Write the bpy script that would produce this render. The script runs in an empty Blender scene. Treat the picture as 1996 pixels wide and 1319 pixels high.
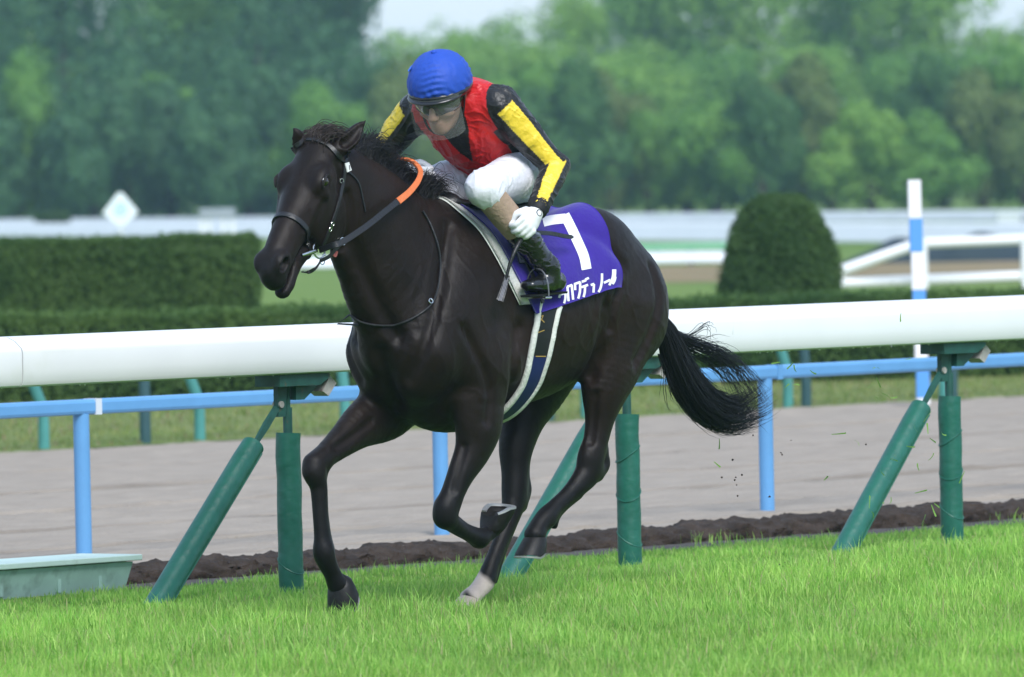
import bpy, bmesh, math, random, sys
import numpy as np
from mathutils import Vector, Matrix
from mathutils.bvhtree import BVHTree
# ------------------------------------------------------------------ camera
# photograph 1996 x 1319; pixel <-> ray helpers share the camera's own numbers
F = 17340.; CX, CY = 998., 659.5; ROLL = math.radians(1.2); HOR = 340.; H = 1.66
PITCH = math.atan((CY-HOR)/F)
fwd = np.array([0, math.cos(PITCH), -math.sin(PITCH)]); up0 = np.array([0, math.sin(PITCH), math.cos(PITCH)]); r0 = np.array([1., 0, 0])
right = math.cos(ROLL)*r0-math.sin(ROLL)*up0
up = math.cos(ROLL)*up0+math.sin(ROLL)*r0
C = np.array([0, 0, H])
scene = bpy.context.scene
col = scene.collection
cd = bpy.data.cameras.new('camera'); cam = bpy.data.objects.new('camera', cd); col.objects.link(cam)
mw = Matrix.Identity(4)
for i in range(3):
    mw[i][0] = right[i]; mw[i][1] = up[i]; mw[i][2] = -fwd[i]; mw[i][3] = C[i]
cam.matrix_world = mw
cd.sensor_fit = 'HORIZONTAL'; cd.sensor_width = 36; cd.lens = F/1996*36; cd.clip_start = 1; cd.clip_end = 6000
cd.dof.use_dof = True; cd.dof.focus_distance = 33.9; cd.dof.aperture_fstop = 6.8
scene.camera = cam
# ------------------------------------------------------------------ light (overcast)
SUN_EL, SUN_AZ = math.radians(44), math.radians(158)   # azimuth clockwise from +Y
world = bpy.data.worlds.new('World'); scene.world = world; world.use_nodes = True
nt = world.node_tree; bg = nt.nodes['Background']
sky = nt.nodes.new('ShaderNodeTexSky'); sky.sky_type = 'NISHITA'; sky.sun_disc = False
sky.sun_elevation = SUN_EL; sky.sun_rotation = SUN_AZ; sky.air_density = 1.2; sky.dust_density = .4; sky.ozone_density = 2.0
ov_ = nt.nodes.new('ShaderNodeMix'); ov_.data_type = 'RGBA'; ov_.inputs[0].default_value = .86; ov_.inputs[7].default_value = (1.4, 1.8, 2.45, 1)   # even overcast veil over the whole sky
nt.links.new(sky.outputs[0], ov_.inputs[6]); nt.links.new(ov_.outputs[2], bg.inputs[0]); bg.inputs[1].default_value = 0.15
sd = bpy.data.lights.new('sun', 'SUN'); sun = bpy.data.objects.new('sun', sd); col.objects.link(sun)
sd.energy = 1.5; sd.angle = math.radians(30); sd.color = (1, .985, .96)
sdir = Vector((math.sin(SUN_AZ)*math.cos(SUN_EL), math.cos(SUN_AZ)*math.cos(SUN_EL), math.sin(SUN_EL)))
sun.rotation_euler = sdir.to_track_quat('Z', 'Y').to_euler(); sun.location = (0, 20, 40)
vs = scene.view_settings; vs.view_transform = 'Standard'; vs.look = 'None'; vs.gamma = 1; vs.exposure = 1.35
scene.render.engine = 'CYCLES'; scene.cycles.use_denoising = True; scene.cycles.max_bounces = 8; scene.cycles.volume_bounces = 1
scene.cycles.transparent_max_bounces = 12
rng = np.random.default_rng(7); random.seed(7)
# ------------------------------------------------------------------ helpers
def ray(u, v): return fwd+right*((u-CX)/F)-up*((v-CY)/F)
def ground(u, v, z=0.):
    d = ray(u, v); return C+d*((z-H)/d[2])
def at_depth(u, v, y):
    d = ray(u, v); return C+d*(y/d[1])
def thing(o, label, cat, group=None):
    o['label'] = label; o['category'] = cat
    if group: o['group'] = group
    return o
def kind(o, k): o['kind'] = k; return o
def empty(name, loc=(0, 0, 0), rz=0.):
    o = bpy.data.objects.new(name, None); col.objects.link(o); o.location = loc; o.rotation_euler = (0, 0, rz); o.empty_display_size = .1
    return o
def mesh_data(name, V, Fc, mat=None, smooth=True, colors=None):
    me = bpy.data.meshes.new(name)
    V = np.asarray(V, np.float32)
    if isinstance(Fc, np.ndarray):
        n, k = Fc.shape
        me.vertices.add(len(V)); me.vertices.foreach_set('co', V.ravel())
        me.loops.add(n*k); me.loops.foreach_set('vertex_index', Fc.astype(np.int32).ravel())
        me.polygons.add(n); me.polygons.foreach_set('loop_start', np.arange(0, n*k, k, dtype=np.int32))
        me.polygons.foreach_set('loop_total', np.full(n, k, np.int32))
        me.update(calc_edges=True)
    else:
        me.from_pydata(V.tolist(), [], [list(f) for f in Fc])
    if smooth: me.polygons.foreach_set('use_smooth', np.ones(len(me.polygons), bool))
    if mat: me.materials.append(mat)
    if colors is not None:
        a = me.color_attributes.new('col', 'FLOAT_COLOR', 'POINT')
        c = np.ones((len(V), 4), np.float32); c[:, :3] = colors; a.data.foreach_set('color', c.ravel())
    me.update()
    return me
def obj(name, V, Fc, mat=None, parent=None, smooth=True, colors=None):
    o = bpy.data.objects.new(name, mesh_data(name, V, Fc, mat, smooth, colors)); col.objects.link(o)
    if parent: o.parent = parent
    return o
def link(name, me, parent=None, loc=(0, 0, 0), rot=(0, 0, 0), sc=(1, 1, 1)):
    o = bpy.data.objects.new(name, me); col.objects.link(o); o.location = loc; o.rotation_euler = rot; o.scale = sc
    if parent: o.parent = parent
    return o
class MB:
    def __init__(s): s.V = []; s.F = []
    def add(s, V, Fc):
        b = len(s.V); s.V += [tuple(map(float, p)) for p in V]; s.F += [tuple(int(i)+b for i in f) for f in Fc]; return s
    def box(s, lo, hi, bev=.0):
        x0, y0, z0 = lo; x1, y1, z1 = hi; b = bev
        if b <= 0:
            V = [(x, y, z) for z in (z0, z1) for y in (y0, y1) for x in (x0, x1)]
            return s.add(V, [(0, 2, 3, 1), (4, 5, 7, 6), (0, 1, 5, 4), (2, 6, 7, 3), (0, 4, 6, 2), (1, 3, 7, 5)])
        bm = bmesh.new(); bmesh.ops.create_cube(bm, size=1)
        for v in bm.verts: v.co = Vector((x0+(v.co.x+.5)*(x1-x0), y0+(v.co.y+.5)*(y1-y0), z0+(v.co.z+.5)*(z1-z0)))
        bmesh.ops.bevel(bm, geom=bm.edges[:], offset=b, segments=2, affect='EDGES', profile=.5)
        bm.verts.index_update(); s.add([v.co for v in bm.verts], [[v.index for v in f.verts] for f in bm.faces]); bm.free(); return s
    def tube(s, P, r, n=10, cap=True, flat=None):
        P = [np.array(p, float) for p in P]; m = len(P)
        r = [r]*m if np.isscalar(r) else r
        V = []; ref = None
        for i in range(m):
            t = P[min(i+1, m-1)]-P[max(i-1, 0)]; t = t/(np.linalg.norm(t)+1e-9)
            if ref is None:
                ref = np.array([0, 0, 1.]) if abs(t[2]) < .9 else np.array([1., 0, 0])
            a = ref-t*(ref@t); a /= np.linalg.norm(a)+1e-9; ref = a; b = np.cross(t, a)
            for k in range(n):
                w = 2*math.pi*k/n; V.append(P[i]+r[i]*(math.cos(w)*a+math.sin(w)*b))
        Fc = [(i*n+k, i*n+(k+1) % n, (i+1)*n+(k+1) % n, (i+1)*n+k) for i in range(m-1) for k in range(n)]
        if cap: Fc += [tuple(range(n-1, -1, -1)), tuple((m-1)*n+k for k in range(n))]
        return s.add(V, Fc)
    def ribbon(s, P, N, w, th):
        # flat strap: P centre line, N outward normals, width w, thickness th (sits on P, outwards)
        P = np.array(P, float); N = np.array(N, float); m = len(P); V = []
        w = np.full(m, w) if np.isscalar(w) else np.array(w)
        for i in range(m):
            t = P[min(i+1, m-1)]-P[max(i-1, 0)]; t /= np.linalg.norm(t)+1e-9
            nn = N[i]-t*(N[i]@t); nn /= np.linalg.norm(nn)+1e-9; b = np.cross(t, nn)*w[i]/2
            V += [P[i]-b, P[i]+b, P[i]+b*.9+nn*th, P[i]-b*.9+nn*th]
        Fc = [(i*4+k, i*4+(k+1) % 4, (i+1)*4+(k+1) % 4, (i+1)*4+k) for i in range(m-1) for k in range(4)]
        Fc += [(3, 2, 1, 0), tuple((m-1)*4+k for k in range(4))]
        return s.add(V, Fc)
    def torus(s, c, R, r, nrm, n=20, k=8):
        nrm = np.array(nrm, float); nrm /= np.linalg.norm(nrm)
        a = np.cross(nrm, [0, 0, 1.] if abs(nrm[2]) < .9 else [1., 0, 0]); a /= np.linalg.norm(a); b = np.cross(nrm, a)
        V = []
        for i in range(n):
            w = 2*math.pi*i/n; d = math.cos(w)*a+math.sin(w)*b
            for j in range(k):
                q = 2*math.pi*j/k; V.append(np.array(c)+d*(R+r*math.cos(q))+nrm*r*math.sin(q))
        return s.add(V, [(i*k+j, ((i+1) % n)*k+j, ((i+1) % n)*k+(j+1) % k, i*k+(j+1) % k) for i in range(n) for j in range(k)])
    def build(s, name, mat, parent=None, smooth=False):
        o = obj(name, s.V, s.F, mat, parent, smooth)
        if smooth:
            try:
                o.data.set_sharp_from_angle(angle=math.radians(40))
            except Exception: pass
        return o
def spline(P, n=8):
    A = np.array(P, float); E = np.vstack([2*A[0]-A[1], A, 2*A[-1]-A[-2]]); out = []
    for i in range(len(A)-1):
        p0, p1, p2, p3 = E[i:i+4]
        for t in np.arange(n)/n: out.append(.5*((2*p1)+(p2-p0)*t+(2*p0-5*p1+4*p2-p3)*t*t+(3*p1-p0-3*p2+p3)*t**3))
    out.append(A[-1]); return np.array(out)
# ------------------------------------------------------------------ materials
def mat(name, c, rough=.6, spec=.4, var=0., vscale=5., c2=None, bump=0., bscale=40., metal=0., attr=False, coat=0., trans=0., sheen=0., dirt=None, coords='Object', detail=4.):
    m = bpy.data.materials.new(name); m.use_nodes = True; t = m.node_tree; N = t.nodes; Lk = t.links
    p = N['Principled BSDF']; p.inputs['Roughness'].default_value = rough; p.inputs['Specular IOR Level'].default_value = spec; p.inputs['Metallic'].default_value = metal
    p.inputs['Coat Weight'].default_value = coat; p.inputs['Sheen Weight'].default_value = sheen
    tc = N.new('ShaderNodeTexCoord'); out = None
    if attr:
        a = N.new('ShaderNodeVertexColor'); a.layer_name = 'col'; out = a.outputs[0]
    else:
        r = N.new('ShaderNodeRGB'); r.outputs[0].default_value = (*c, 1); out = r.outputs[0]
    if var > 0 or c2:
        n = N.new('ShaderNodeTexNoise'); n.inputs['Scale'].default_value = vscale; n.inputs['Detail'].default_value = detail; n.inputs['Roughness'].default_value = .6
        Lk.new(tc.outputs[coords], n.inputs[0])
        mr = N.new('ShaderNodeMapRange'); mr.inputs[1].default_value = .3; mr.inputs[2].default_value = .7; Lk.new(n.outputs[0], mr.inputs[0])
        mx = N.new('ShaderNodeMix'); mx.data_type = 'RGBA'
        if c2:
            Lk.new(mr.outputs[0], mx.inputs[0]); Lk.new(out, mx.inputs[6]); mx.inputs[7].default_value = (*c2, 1)
        else:
            mr.inputs[3].default_value = 1-var; mr.inputs[4].default_value = 1+var
            mx.blend_type = 'MULTIPLY'; mx.inputs[0].default_value = 1; Lk.new(out, mx.inputs[6]); Lk.new(mr.outputs[0], mx.inputs[7])
        out = mx.outputs[2]
    if dirt:
        n = N.new('ShaderNodeTexNoise'); n.inputs['Scale'].default_value = dirt[1]; n.inputs['Detail'].default_value = 6; Lk.new(tc.outputs[coords], n.inputs[0])
        mr = N.new('ShaderNodeMapRange'); mr.inputs[1].default_value = dirt[2]; mr.inputs[2].default_value = dirt[2]+.15; mr.inputs[4].default_value = dirt[3]; Lk.new(n.outputs[0], mr.inputs[0])
        mx = N.new('ShaderNodeMix'); mx.data_type = 'RGBA'; Lk.new(mr.outputs[0], mx.inputs[0]); Lk.new(out, mx.inputs[6]); mx.inputs[7].default_value = (*dirt[0], 1); out = mx.outputs[2]
    Lk.new(out, p.inputs['Base Color'])
    if bump > 0:
        n = N.new('ShaderNodeTexNoise'); n.inputs['Scale'].default_value = bscale; n.inputs['Detail'].default_value = 5; Lk.new(tc.outputs[coords], n.inputs[0])
        b = N.new('ShaderNodeBump'); b.inputs['Strength'].default_value = bump; b.inputs['Distance'].default_value = .02; Lk.new(n.outputs[0], b.inputs['Height']); Lk.new(b.outputs[0], p.inputs['Normal'])
    if trans > 0:
        tr = N.new('ShaderNodeBsdfTranslucent'); Lk.new(out, tr.inputs[0]); ms = N.new('ShaderNodeMixShader'); ms.inputs[0].default_value = trans
        o = N['Material Output']; Lk.new(p.outputs[0], ms.inputs[1]); Lk.new(tr.outputs[0], ms.inputs[2]); Lk.new(ms.outputs[0], o.inputs[0])
    return m
class SDF:
    def __init__(s,lo,hi,h):
        s.lo=np.array(lo,float);s.h=h
        s.n=np.ceil((np.array(hi)-s.lo)/h).astype(int)+1
        s.f=np.full(s.n,.25,np.float32)
        s.ax=[(s.lo[i]+h*np.arange(s.n[i])).astype(np.float32) for i in range(3)]
    def box(s,lo,hi):
        a=np.maximum(0,np.floor((np.array(lo)-s.lo)/s.h).astype(int));b=np.minimum(s.n,np.ceil((np.array(hi)-s.lo)/s.h).astype(int)+1)
        if (b<=a).any(): return None
        sl=tuple(slice(a[i],b[i]) for i in range(3))
        X=s.ax[0][sl[0]][:,None,None];Y=s.ax[1][sl[1]][None,:,None];Z=s.ax[2][sl[2]][None,None,:]
        return sl,X,Y,Z
    def put(s,sl,d,k,op):
        v=s.f[sl]
        if op=='add':
            if k>0:
                hh=np.maximum(k-np.abs(v-d),0)/k; s.f[sl]=np.minimum(v,d)-hh*hh*k*.25
            else: s.f[sl]=np.minimum(v,d)
        else:
            d=-d
            if k>0:
                hh=np.maximum(k-np.abs(v-d),0)/k; s.f[sl]=np.maximum(v,d)+hh*hh*k*.25
            else: s.f[sl]=np.maximum(v,d)
    def ell(s,c,r,R=None,k=.03,op='add'):
        c=np.array(c,float);r=np.array(r,float)
        R=np.eye(3) if R is None else np.array(R,float)   # rows = local axes
        m=np.sqrt(((R*r[:,None])**2).sum(0))+k+2*s.h
        b=s.box(c-m,c+m)
        if b is None: return
        sl,X,Y,Z=b; X=X-c[0];Y=Y-c[1];Z=Z-c[2]
        k0=0;k1=0
        for i in range(3):
            q=R[i,0]*X+R[i,1]*Y+R[i,2]*Z
            k0=k0+(q/r[i])**2;k1=k1+(q/r[i]**2)**2
        k0=np.sqrt(k0)+1e-6;k1=np.sqrt(k1)+1e-6
        s.put(sl,(k0*(k0-1)/k1).astype(np.float32),k,op)
    def chain(s,st,k=.03,lat=(0,1,0),sub=6,op='add',flat=False):
        # st: list of (pos3, r_lat, r_other)
        P=np.array([q[0] for q in st],float);r=np.array([[q[1],q[2]] for q in st],float)
        if sub>1 and len(P)>2:
            A=np.hstack([P,r]);out=[]
            E=np.vstack([2*A[0]-A[1],A,2*A[-1]-A[-2]])
            for i in range(len(A)-1):
                p0,p1,p2,p3=E[i],E[i+1],E[i+2],E[i+3]
                for t in np.arange(sub)/sub:
                    out.append(.5*((2*p1)+(p2-p0)*t+(2*p0-5*p1+4*p2-p3)*t*t+(3*p1-p0-3*p2+p3)*t**3))
            out.append(A[-1]);A=np.array(out);P=A[:,:3];r=np.maximum(A[:,3:],.002)
        m=r.max()+k+2*s.h
        b=s.box(P.min(0)-m,P.max(0)+m)
        if b is None:return
        gl=b[0]; D=np.full(s.f[gl].shape,.25,np.float32); off=np.array([q.start for q in gl])
        lat=np.array(lat,float)
        for i in range(len(P)-1):
            p,q=P[i],P[i+1];ra,rb=r[i],r[i+1]
            mm=max(ra.max(),rb.max())+k+2*s.h
            bb=s.box(np.minimum(p,q)-mm,np.maximum(p,q)+mm)
            if bb is None: continue
            sl,X,Y,Z=bb
            ax=q-p;Ln=np.linalg.norm(ax)
            if Ln<1e-6: continue
            ax=ax/Ln;a=lat-ax*(lat@ax);a=a/np.linalg.norm(a);bv=np.cross(ax,a)
            X=X-p[0];Y=Y-p[1];Z=Z-p[2]
            t=ax[0]*X+ax[1]*Y+ax[2]*Z
            tc=np.clip(t,0,Ln);w=tc/Ln
            c=t-tc
            r1=ra[0]+(rb[0]-ra[0])*w;r2=ra[1]+(rb[1]-ra[1])*w
            qa=a[0]*X+a[1]*Y+a[2]*Z;qb=bv[0]*X+bv[1]*Y+bv[2]*Z
            rm=np.minimum(r1,r2)
            k0=(qa/r1)**2+(qb/r2)**2+(c/rm)**2
            k1=(qa/r1**2)**2+(qb/r2**2)**2+(c/rm**2)**2
            k0=np.sqrt(k0)+1e-6;k1=np.sqrt(k1)+1e-6
            d=k0*(k0-1)/k1
            ls=tuple(slice(z.start-o,z.stop-o) for z,o in zip(sl,off))
            D[ls]=np.minimum(D[ls],d)
        s.put(gl,D,k,op)
    def blur(s,n=1):
        for _ in range(n):
            for ax in range(3):
                f=s.f; g=f.copy()
                a=[slice(None)]*3;b=[slice(None)]*3;c=[slice(None)]*3
                a[ax]=slice(1,-1);b[ax]=slice(0,-2);c[ax]=slice(2,None)
                g[tuple(a)]=.5*f[tuple(a)]+.25*(f[tuple(b)]+f[tuple(c)])
                s.f=g
    def mesh(s):
        f=s.f;n=s.n;ins=f<0
        # cells with sign change
        cs=[];
        cnt=np.zeros(tuple(n-1),np.int8)
        for i in (0,1):
            for j in (0,1):
                for l in (0,1):
                    cnt+=ins[i:n[0]-1+i,j:n[1]-1+j,l:n[2]-1+l]
        act=(cnt>0)&(cnt<8)
        idx=np.argwhere(act);vid=np.full(act.shape,-1,np.int32);vid[act]=np.arange(len(idx))
        acc=np.zeros((len(idx),3));num=np.zeros(len(idx))
        I,J,K=idx.T
        for ax in range(3):
            o=[0,1,2];o.remove(ax)
            for u in (0,1):
                for w in (0,1):
                    d0=np.zeros(3,int);d0[o[0]]=u;d0[o[1]]=w;d1=d0.copy();d1[ax]=1
                    a=f[I+d0[0],J+d0[1],K+d0[2]];b=f[I+d1[0],J+d1[1],K+d1[2]]
                    m=(a<0)!=(b<0)
                    t=np.where(m,a/np.where(m,a-b,1),0)
                    p=np.tile(d0.astype(float),(len(idx),1));p[:,ax]+=t
                    acc+=p*m[:,None];num+=m
        V=(idx+acc/num[:,None])*s.h+s.lo
        Q=[]
        for ax in range(3):
            o=[(ax+1)%3,(ax+2)%3]
            a=[slice(None)]*3;b=[slice(None)]*3
            a[ax]=slice(0,-1);b[ax]=slice(1,None)
            A=ins[tuple(a)];B=ins[tuple(b)]
            e=np.argwhere(A!=B)
            e=e[(e[:,o[0]]>0)&(e[:,o[1]]>0)&(e[:,o[0]]<n[o[0]]-1)&(e[:,o[1]]<n[o[1]]-1)]
            sgn=A[tuple(e.T)]
            q=[]
            for u,w in ((-1,-1),(0,-1),(0,0),(-1,0)):
                c=e.copy();c[:,o[0]]+=u;c[:,o[1]]+=w;q.append(vid[tuple(c.T)])
            q=np.stack(q,1);q[~sgn]=q[~sgn][:,::-1];Q.append(q)
        return V,np.vstack(Q)
def vnorm(V,Q):
    n=np.cross(V[Q[:,2]]-V[Q[:,0]],V[Q[:,3]]-V[Q[:,1]]);o=np.zeros_like(V)
    for k in range(4):
        for a in range(3): o[:,a]+=np.bincount(Q[:,k],n[:,a],len(V))
    return o/(np.linalg.norm(o,axis=1)[:,None]+1e-12)
def ridges(V,wl,seed,p=3,axis=None,stretch=1.):
    # crease-like field in 0..1 from a few warped waves
    g=np.random.default_rng(seed);X=V.copy()
    if axis is not None:
        a=np.array(axis,float);a/=np.linalg.norm(a);X=X+np.outer(X@a,a)*(stretch-1)
    D=g.standard_normal((5,3));D/=np.linalg.norm(D,axis=1)[:,None];ph=g.uniform(0,6.28,5)
    w=np.stack([np.sin(X@D[i]*2*np.pi/(wl*2.3)+ph[i]) for i in range(5)],1)
    X=X+.35*wl*w[:,:3];D=g.standard_normal((4,3));D/=np.linalg.norm(D,axis=1)[:,None]
    s=sum(np.sin(X@D[i]*2*np.pi/(wl*g.uniform(.8,1.3))+g.uniform(0,6.28)) for i in range(4))/2.2
    m=.5+.5*np.sin(X@D[0]*2*np.pi/(wl*4)+1)
    return np.clip(1-np.abs(s),0,1)**p*m
def smooth(V,Q,n=2,lam=.5,keep=None):
    e=np.vstack([Q[:,[0,1]],Q[:,[1,2]],Q[:,[2,3]],Q[:,[3,0]]])
    for it in range(n):
        for l in (lam,-lam*1.04):
            S=np.zeros_like(V);c=np.zeros(len(V))
            for ax in range(3):
                S[:,ax]=np.bincount(e[:,0],V[e[:,1],ax],len(V))+np.bincount(e[:,1],V[e[:,0],ax],len(V))
            c=np.bincount(e[:,0],minlength=len(V))+np.bincount(e[:,1],minlength=len(V))
            V=V+l*(S/c[:,None]-V)
    return V
# ------------------------------------------------------------------ the course: t along the rail, n across it (away from the camera)
RA = math.radians(51.3); rd = np.array([math.cos(RA), math.sin(RA), 0]); rn = np.array([-rd[1], rd[0], 0]); RO = ground(568, 1160)
def cw(t, n, z=0.): return RO+rd*t+rn*n+np.array([0, 0, z])
def rail_z(u, v, n=0.):
    d = ray(u, v); s = ((RO+rn*n-C)@rn)/(d@rn); p = C+d*s; return (p-RO)@rd, p[2]
M_turf = mat('turf_soil', (.07, .17, .018), .9, .1, c2=(.1, .22, .03), vscale=6, bump=.6, bscale=60)
M_field = mat('infield_grass', (.11, .2, .04), .9, .1, c2=(.17, .23, .06), vscale=.35, bump=.5, bscale=9)
M_strip = mat('strip_grass', (.13, .19, .045), .9, .1, c2=(.2, .22, .09), vscale=.6, bump=.5, bscale=30)
M_dirt = mat('dirt_sand', (.36, .325, .29), .95, .15, attr=True, var=.05, vscale=2.0, bump=.7, bscale=40, dirt=((.25, .22, .195), 30., .6, .45))
M_furrow = mat('dirt_furrow', (.25, .22, .195), .95, .1, var=.3, vscale=4, bump=.8, bscale=30)
M_soil = mat('dark_soil', (.026, .019, .015), .9, .2, c2=(.07, .052, .042), vscale=9, bump=1., bscale=45, dirt=((.2, .17, .15), 38., .67, .8))
M_soilflat = mat('soil_strip', (.075, .068, .066), .9, .15, c2=(.14, .125, .115), vscale=10, bump=1., bscale=50)
def sheet(name, pts, z, m, n=1):
    V = [(p[0], p[1], z) for p in pts]; return kind(obj(name, V, [tuple(range(len(V)))], m, smooth=False), 'structure')
sheet('ground', [(-700, -30), (700, -30), (700, 1400), (-700, 1400)], -.012, M_field)
sheet('turf_course', [cw(-60, -60), cw(120, -60), cw(120, .97), cw(-60, .97)], 0., M_turf)
sheet('soil_strip', [cw(-60, .97), cw(120, .97), cw(120, 1.9), cw(-60, 1.9)], -.002, M_soilflat)
sheet('grass_verge', [cw(-60, 14.1), cw(140, 14.1), cw(140, 34), cw(-60, 34)], 0., M_strip)
# dirt track: a real profile with harrow furrows running along it
def dirt():
    ns = []; zs = []
    n = 1.9
    fur = [2.9, 4.05, 5.55, 7.2, 9.15, 11.4]
    g = np.arange(1.9, 14.12, .06)
    for f in fur: g = np.concatenate([g, [f-.07, f-.045, f-.03, f-.015, f, f+.015, f+.03, f+.045, f+.07]])
    g = np.unique(np.round(g, 3)); ts = np.concatenate([np.arange(-20, 0, 2.), np.arange(0, 30, .18), np.arange(30, 100, 3.)])
    T, Nn = np.meshgrid(ts, g, indexing='ij')
    Z = .004*np.sin(Nn*9+T*.6)+.004*rng.standard_normal(T.shape)
    Cc = np.tile(np.array([.34, .292, .243]), (*T.shape, 1))*(1+.05*rng.standard_normal(T.shape))[..., None]
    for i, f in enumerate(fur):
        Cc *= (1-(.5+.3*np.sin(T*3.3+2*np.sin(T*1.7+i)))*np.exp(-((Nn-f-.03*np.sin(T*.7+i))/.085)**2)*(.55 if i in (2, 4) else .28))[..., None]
        ff = f+.03*np.sin(T*.7+i); Z -= .03*np.exp(-((Nn-ff)/.035)**2); Z += .008*np.exp(-((Nn-ff-.09)/.04)**2)
    P = RO+T[..., None]*rd+Nn[..., None]*rn; P[..., 2] = Z
    a, b = T.shape; I = np.arange(a*b).reshape(a, b)
    Q = np.stack([I[:-1, :-1], I[1:, :-1], I[1:, 1:], I[:-1, 1:]], -1).reshape(-1, 4)
    kind(obj('dirt_track', P.reshape(-1, 3), Q, M_dirt, colors=Cc.reshape(-1, 3)), 'structure')
dirt()
# lumpy soil bank between turf and dirt
def soil_bank():
    ts = np.arange(-6, 26, .03); ps = np.linspace(0, math.pi, 22)
    T, A = np.meshgrid(ts, ps, indexing='ij')
    seg = .62; ph = np.sin(T*.9)*.25; x = ((T+ph) / seg) % 1
    bag = np.abs(np.sin(x*math.pi))**.35
    j = rng.uniform(.82, 1.12, 80); jj = j[np.clip(((T+ph)/seg).astype(int)+20, 0, 79)]
    r = (.72+.28*bag)*jj*(1+.06*np.sin(T*31+A*3)+.05*np.sin(T*17-A*5)+.04*np.sin(T*63+A*11+3*np.sin(T*9))+.055*rng.standard_normal(T.shape))
    Nn = 1.56-np.cos(A)*.22*r; Z = -.02+np.sin(A)**.8*.092*r
    P = RO+T[..., None]*rd+Nn[..., None]*rn; P[..., 2] = Z
    a, b = T.shape; I = np.arange(a*b).reshape(a, b)
    Q = np.stack([I[:-1, :-1], I[1:, :-1], I[1:, 1:], I[:-1, 1:]], -1).reshape(-1, 4)
    kind(obj('soil_bank', P.reshape(-1, 3), Q, M_soil), 'structure')
soil_bank()
# ------------------------------------------------------------------ white running rail
M_rail = mat('white_rail_plastic', (.75, .76, .77), .4, .5, var=.03, vscale=3, dirt=((.5, .52, .4), 2.3, .62, .35))
M_green = mat('green_pad_vinyl', (.012, .115, .082), .42, .5, var=.12, vscale=14, bump=.25, bscale=22, dirt=((.12, .19, .14), 18, .66, .5))
M_gmetal = mat('green_painted_steel', (.012, .075, .06), .5, .5, var=.25, vscale=20, dirt=((.12, .06, .03), 26, .64, .8))
M_rust = mat('pale_worn_steel', (.35, .33, .31), .6, .5, var=.2, vscale=30, dirt=((.12, .07, .04), 40, .6, .8))
rail = empty('running_rail', tuple(RO), RA)
thing(rail, 'thick white running rail on green padded posts with slanting green braces, behind the galloping horse', 'rail')
_, zt = rail_z(568, 633); _, zb = rail_z(568, 728)
prof = [(-.07, .0), (-.086, .006), (-.094, .022), (-.096, .06), (-.096, .128), (-.091, .142), (-.06, .168), (-.025, .183), (.01, .186), (.05, .178), (.08, .155), (.094, .12), (.094, .03), (.07, .0)]
sc = (zt-zb)/.186
def sweep(prof, x0, x1, zz):
    n = len(prof); V = [(x, a*sc, zz+b*sc) for x in (x0, x1) for a, b in prof]
    Fc = [(i, n+i, n+(i+1) % n, (i+1) % n) for i in range(n)]+[tuple(range(n)), tuple(range(2*n-1, n-1, -1))]
    return V, Fc
t8, _ = rail_z(6, 700)
for a, b in ((t8-9.2, t8-.004), (t8+.004, t8+9.2), (t8+9.21, t8+18.4)):
    V, Fc = sweep(prof, a, b, zb); o = obj('rail_section', V, Fc, M_rail, rail); o.data.set_sharp_from_angle(angle=math.radians(38))
posts = [-2.25, 0, 2.2, 4.5, 6.75, 9.0]
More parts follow.
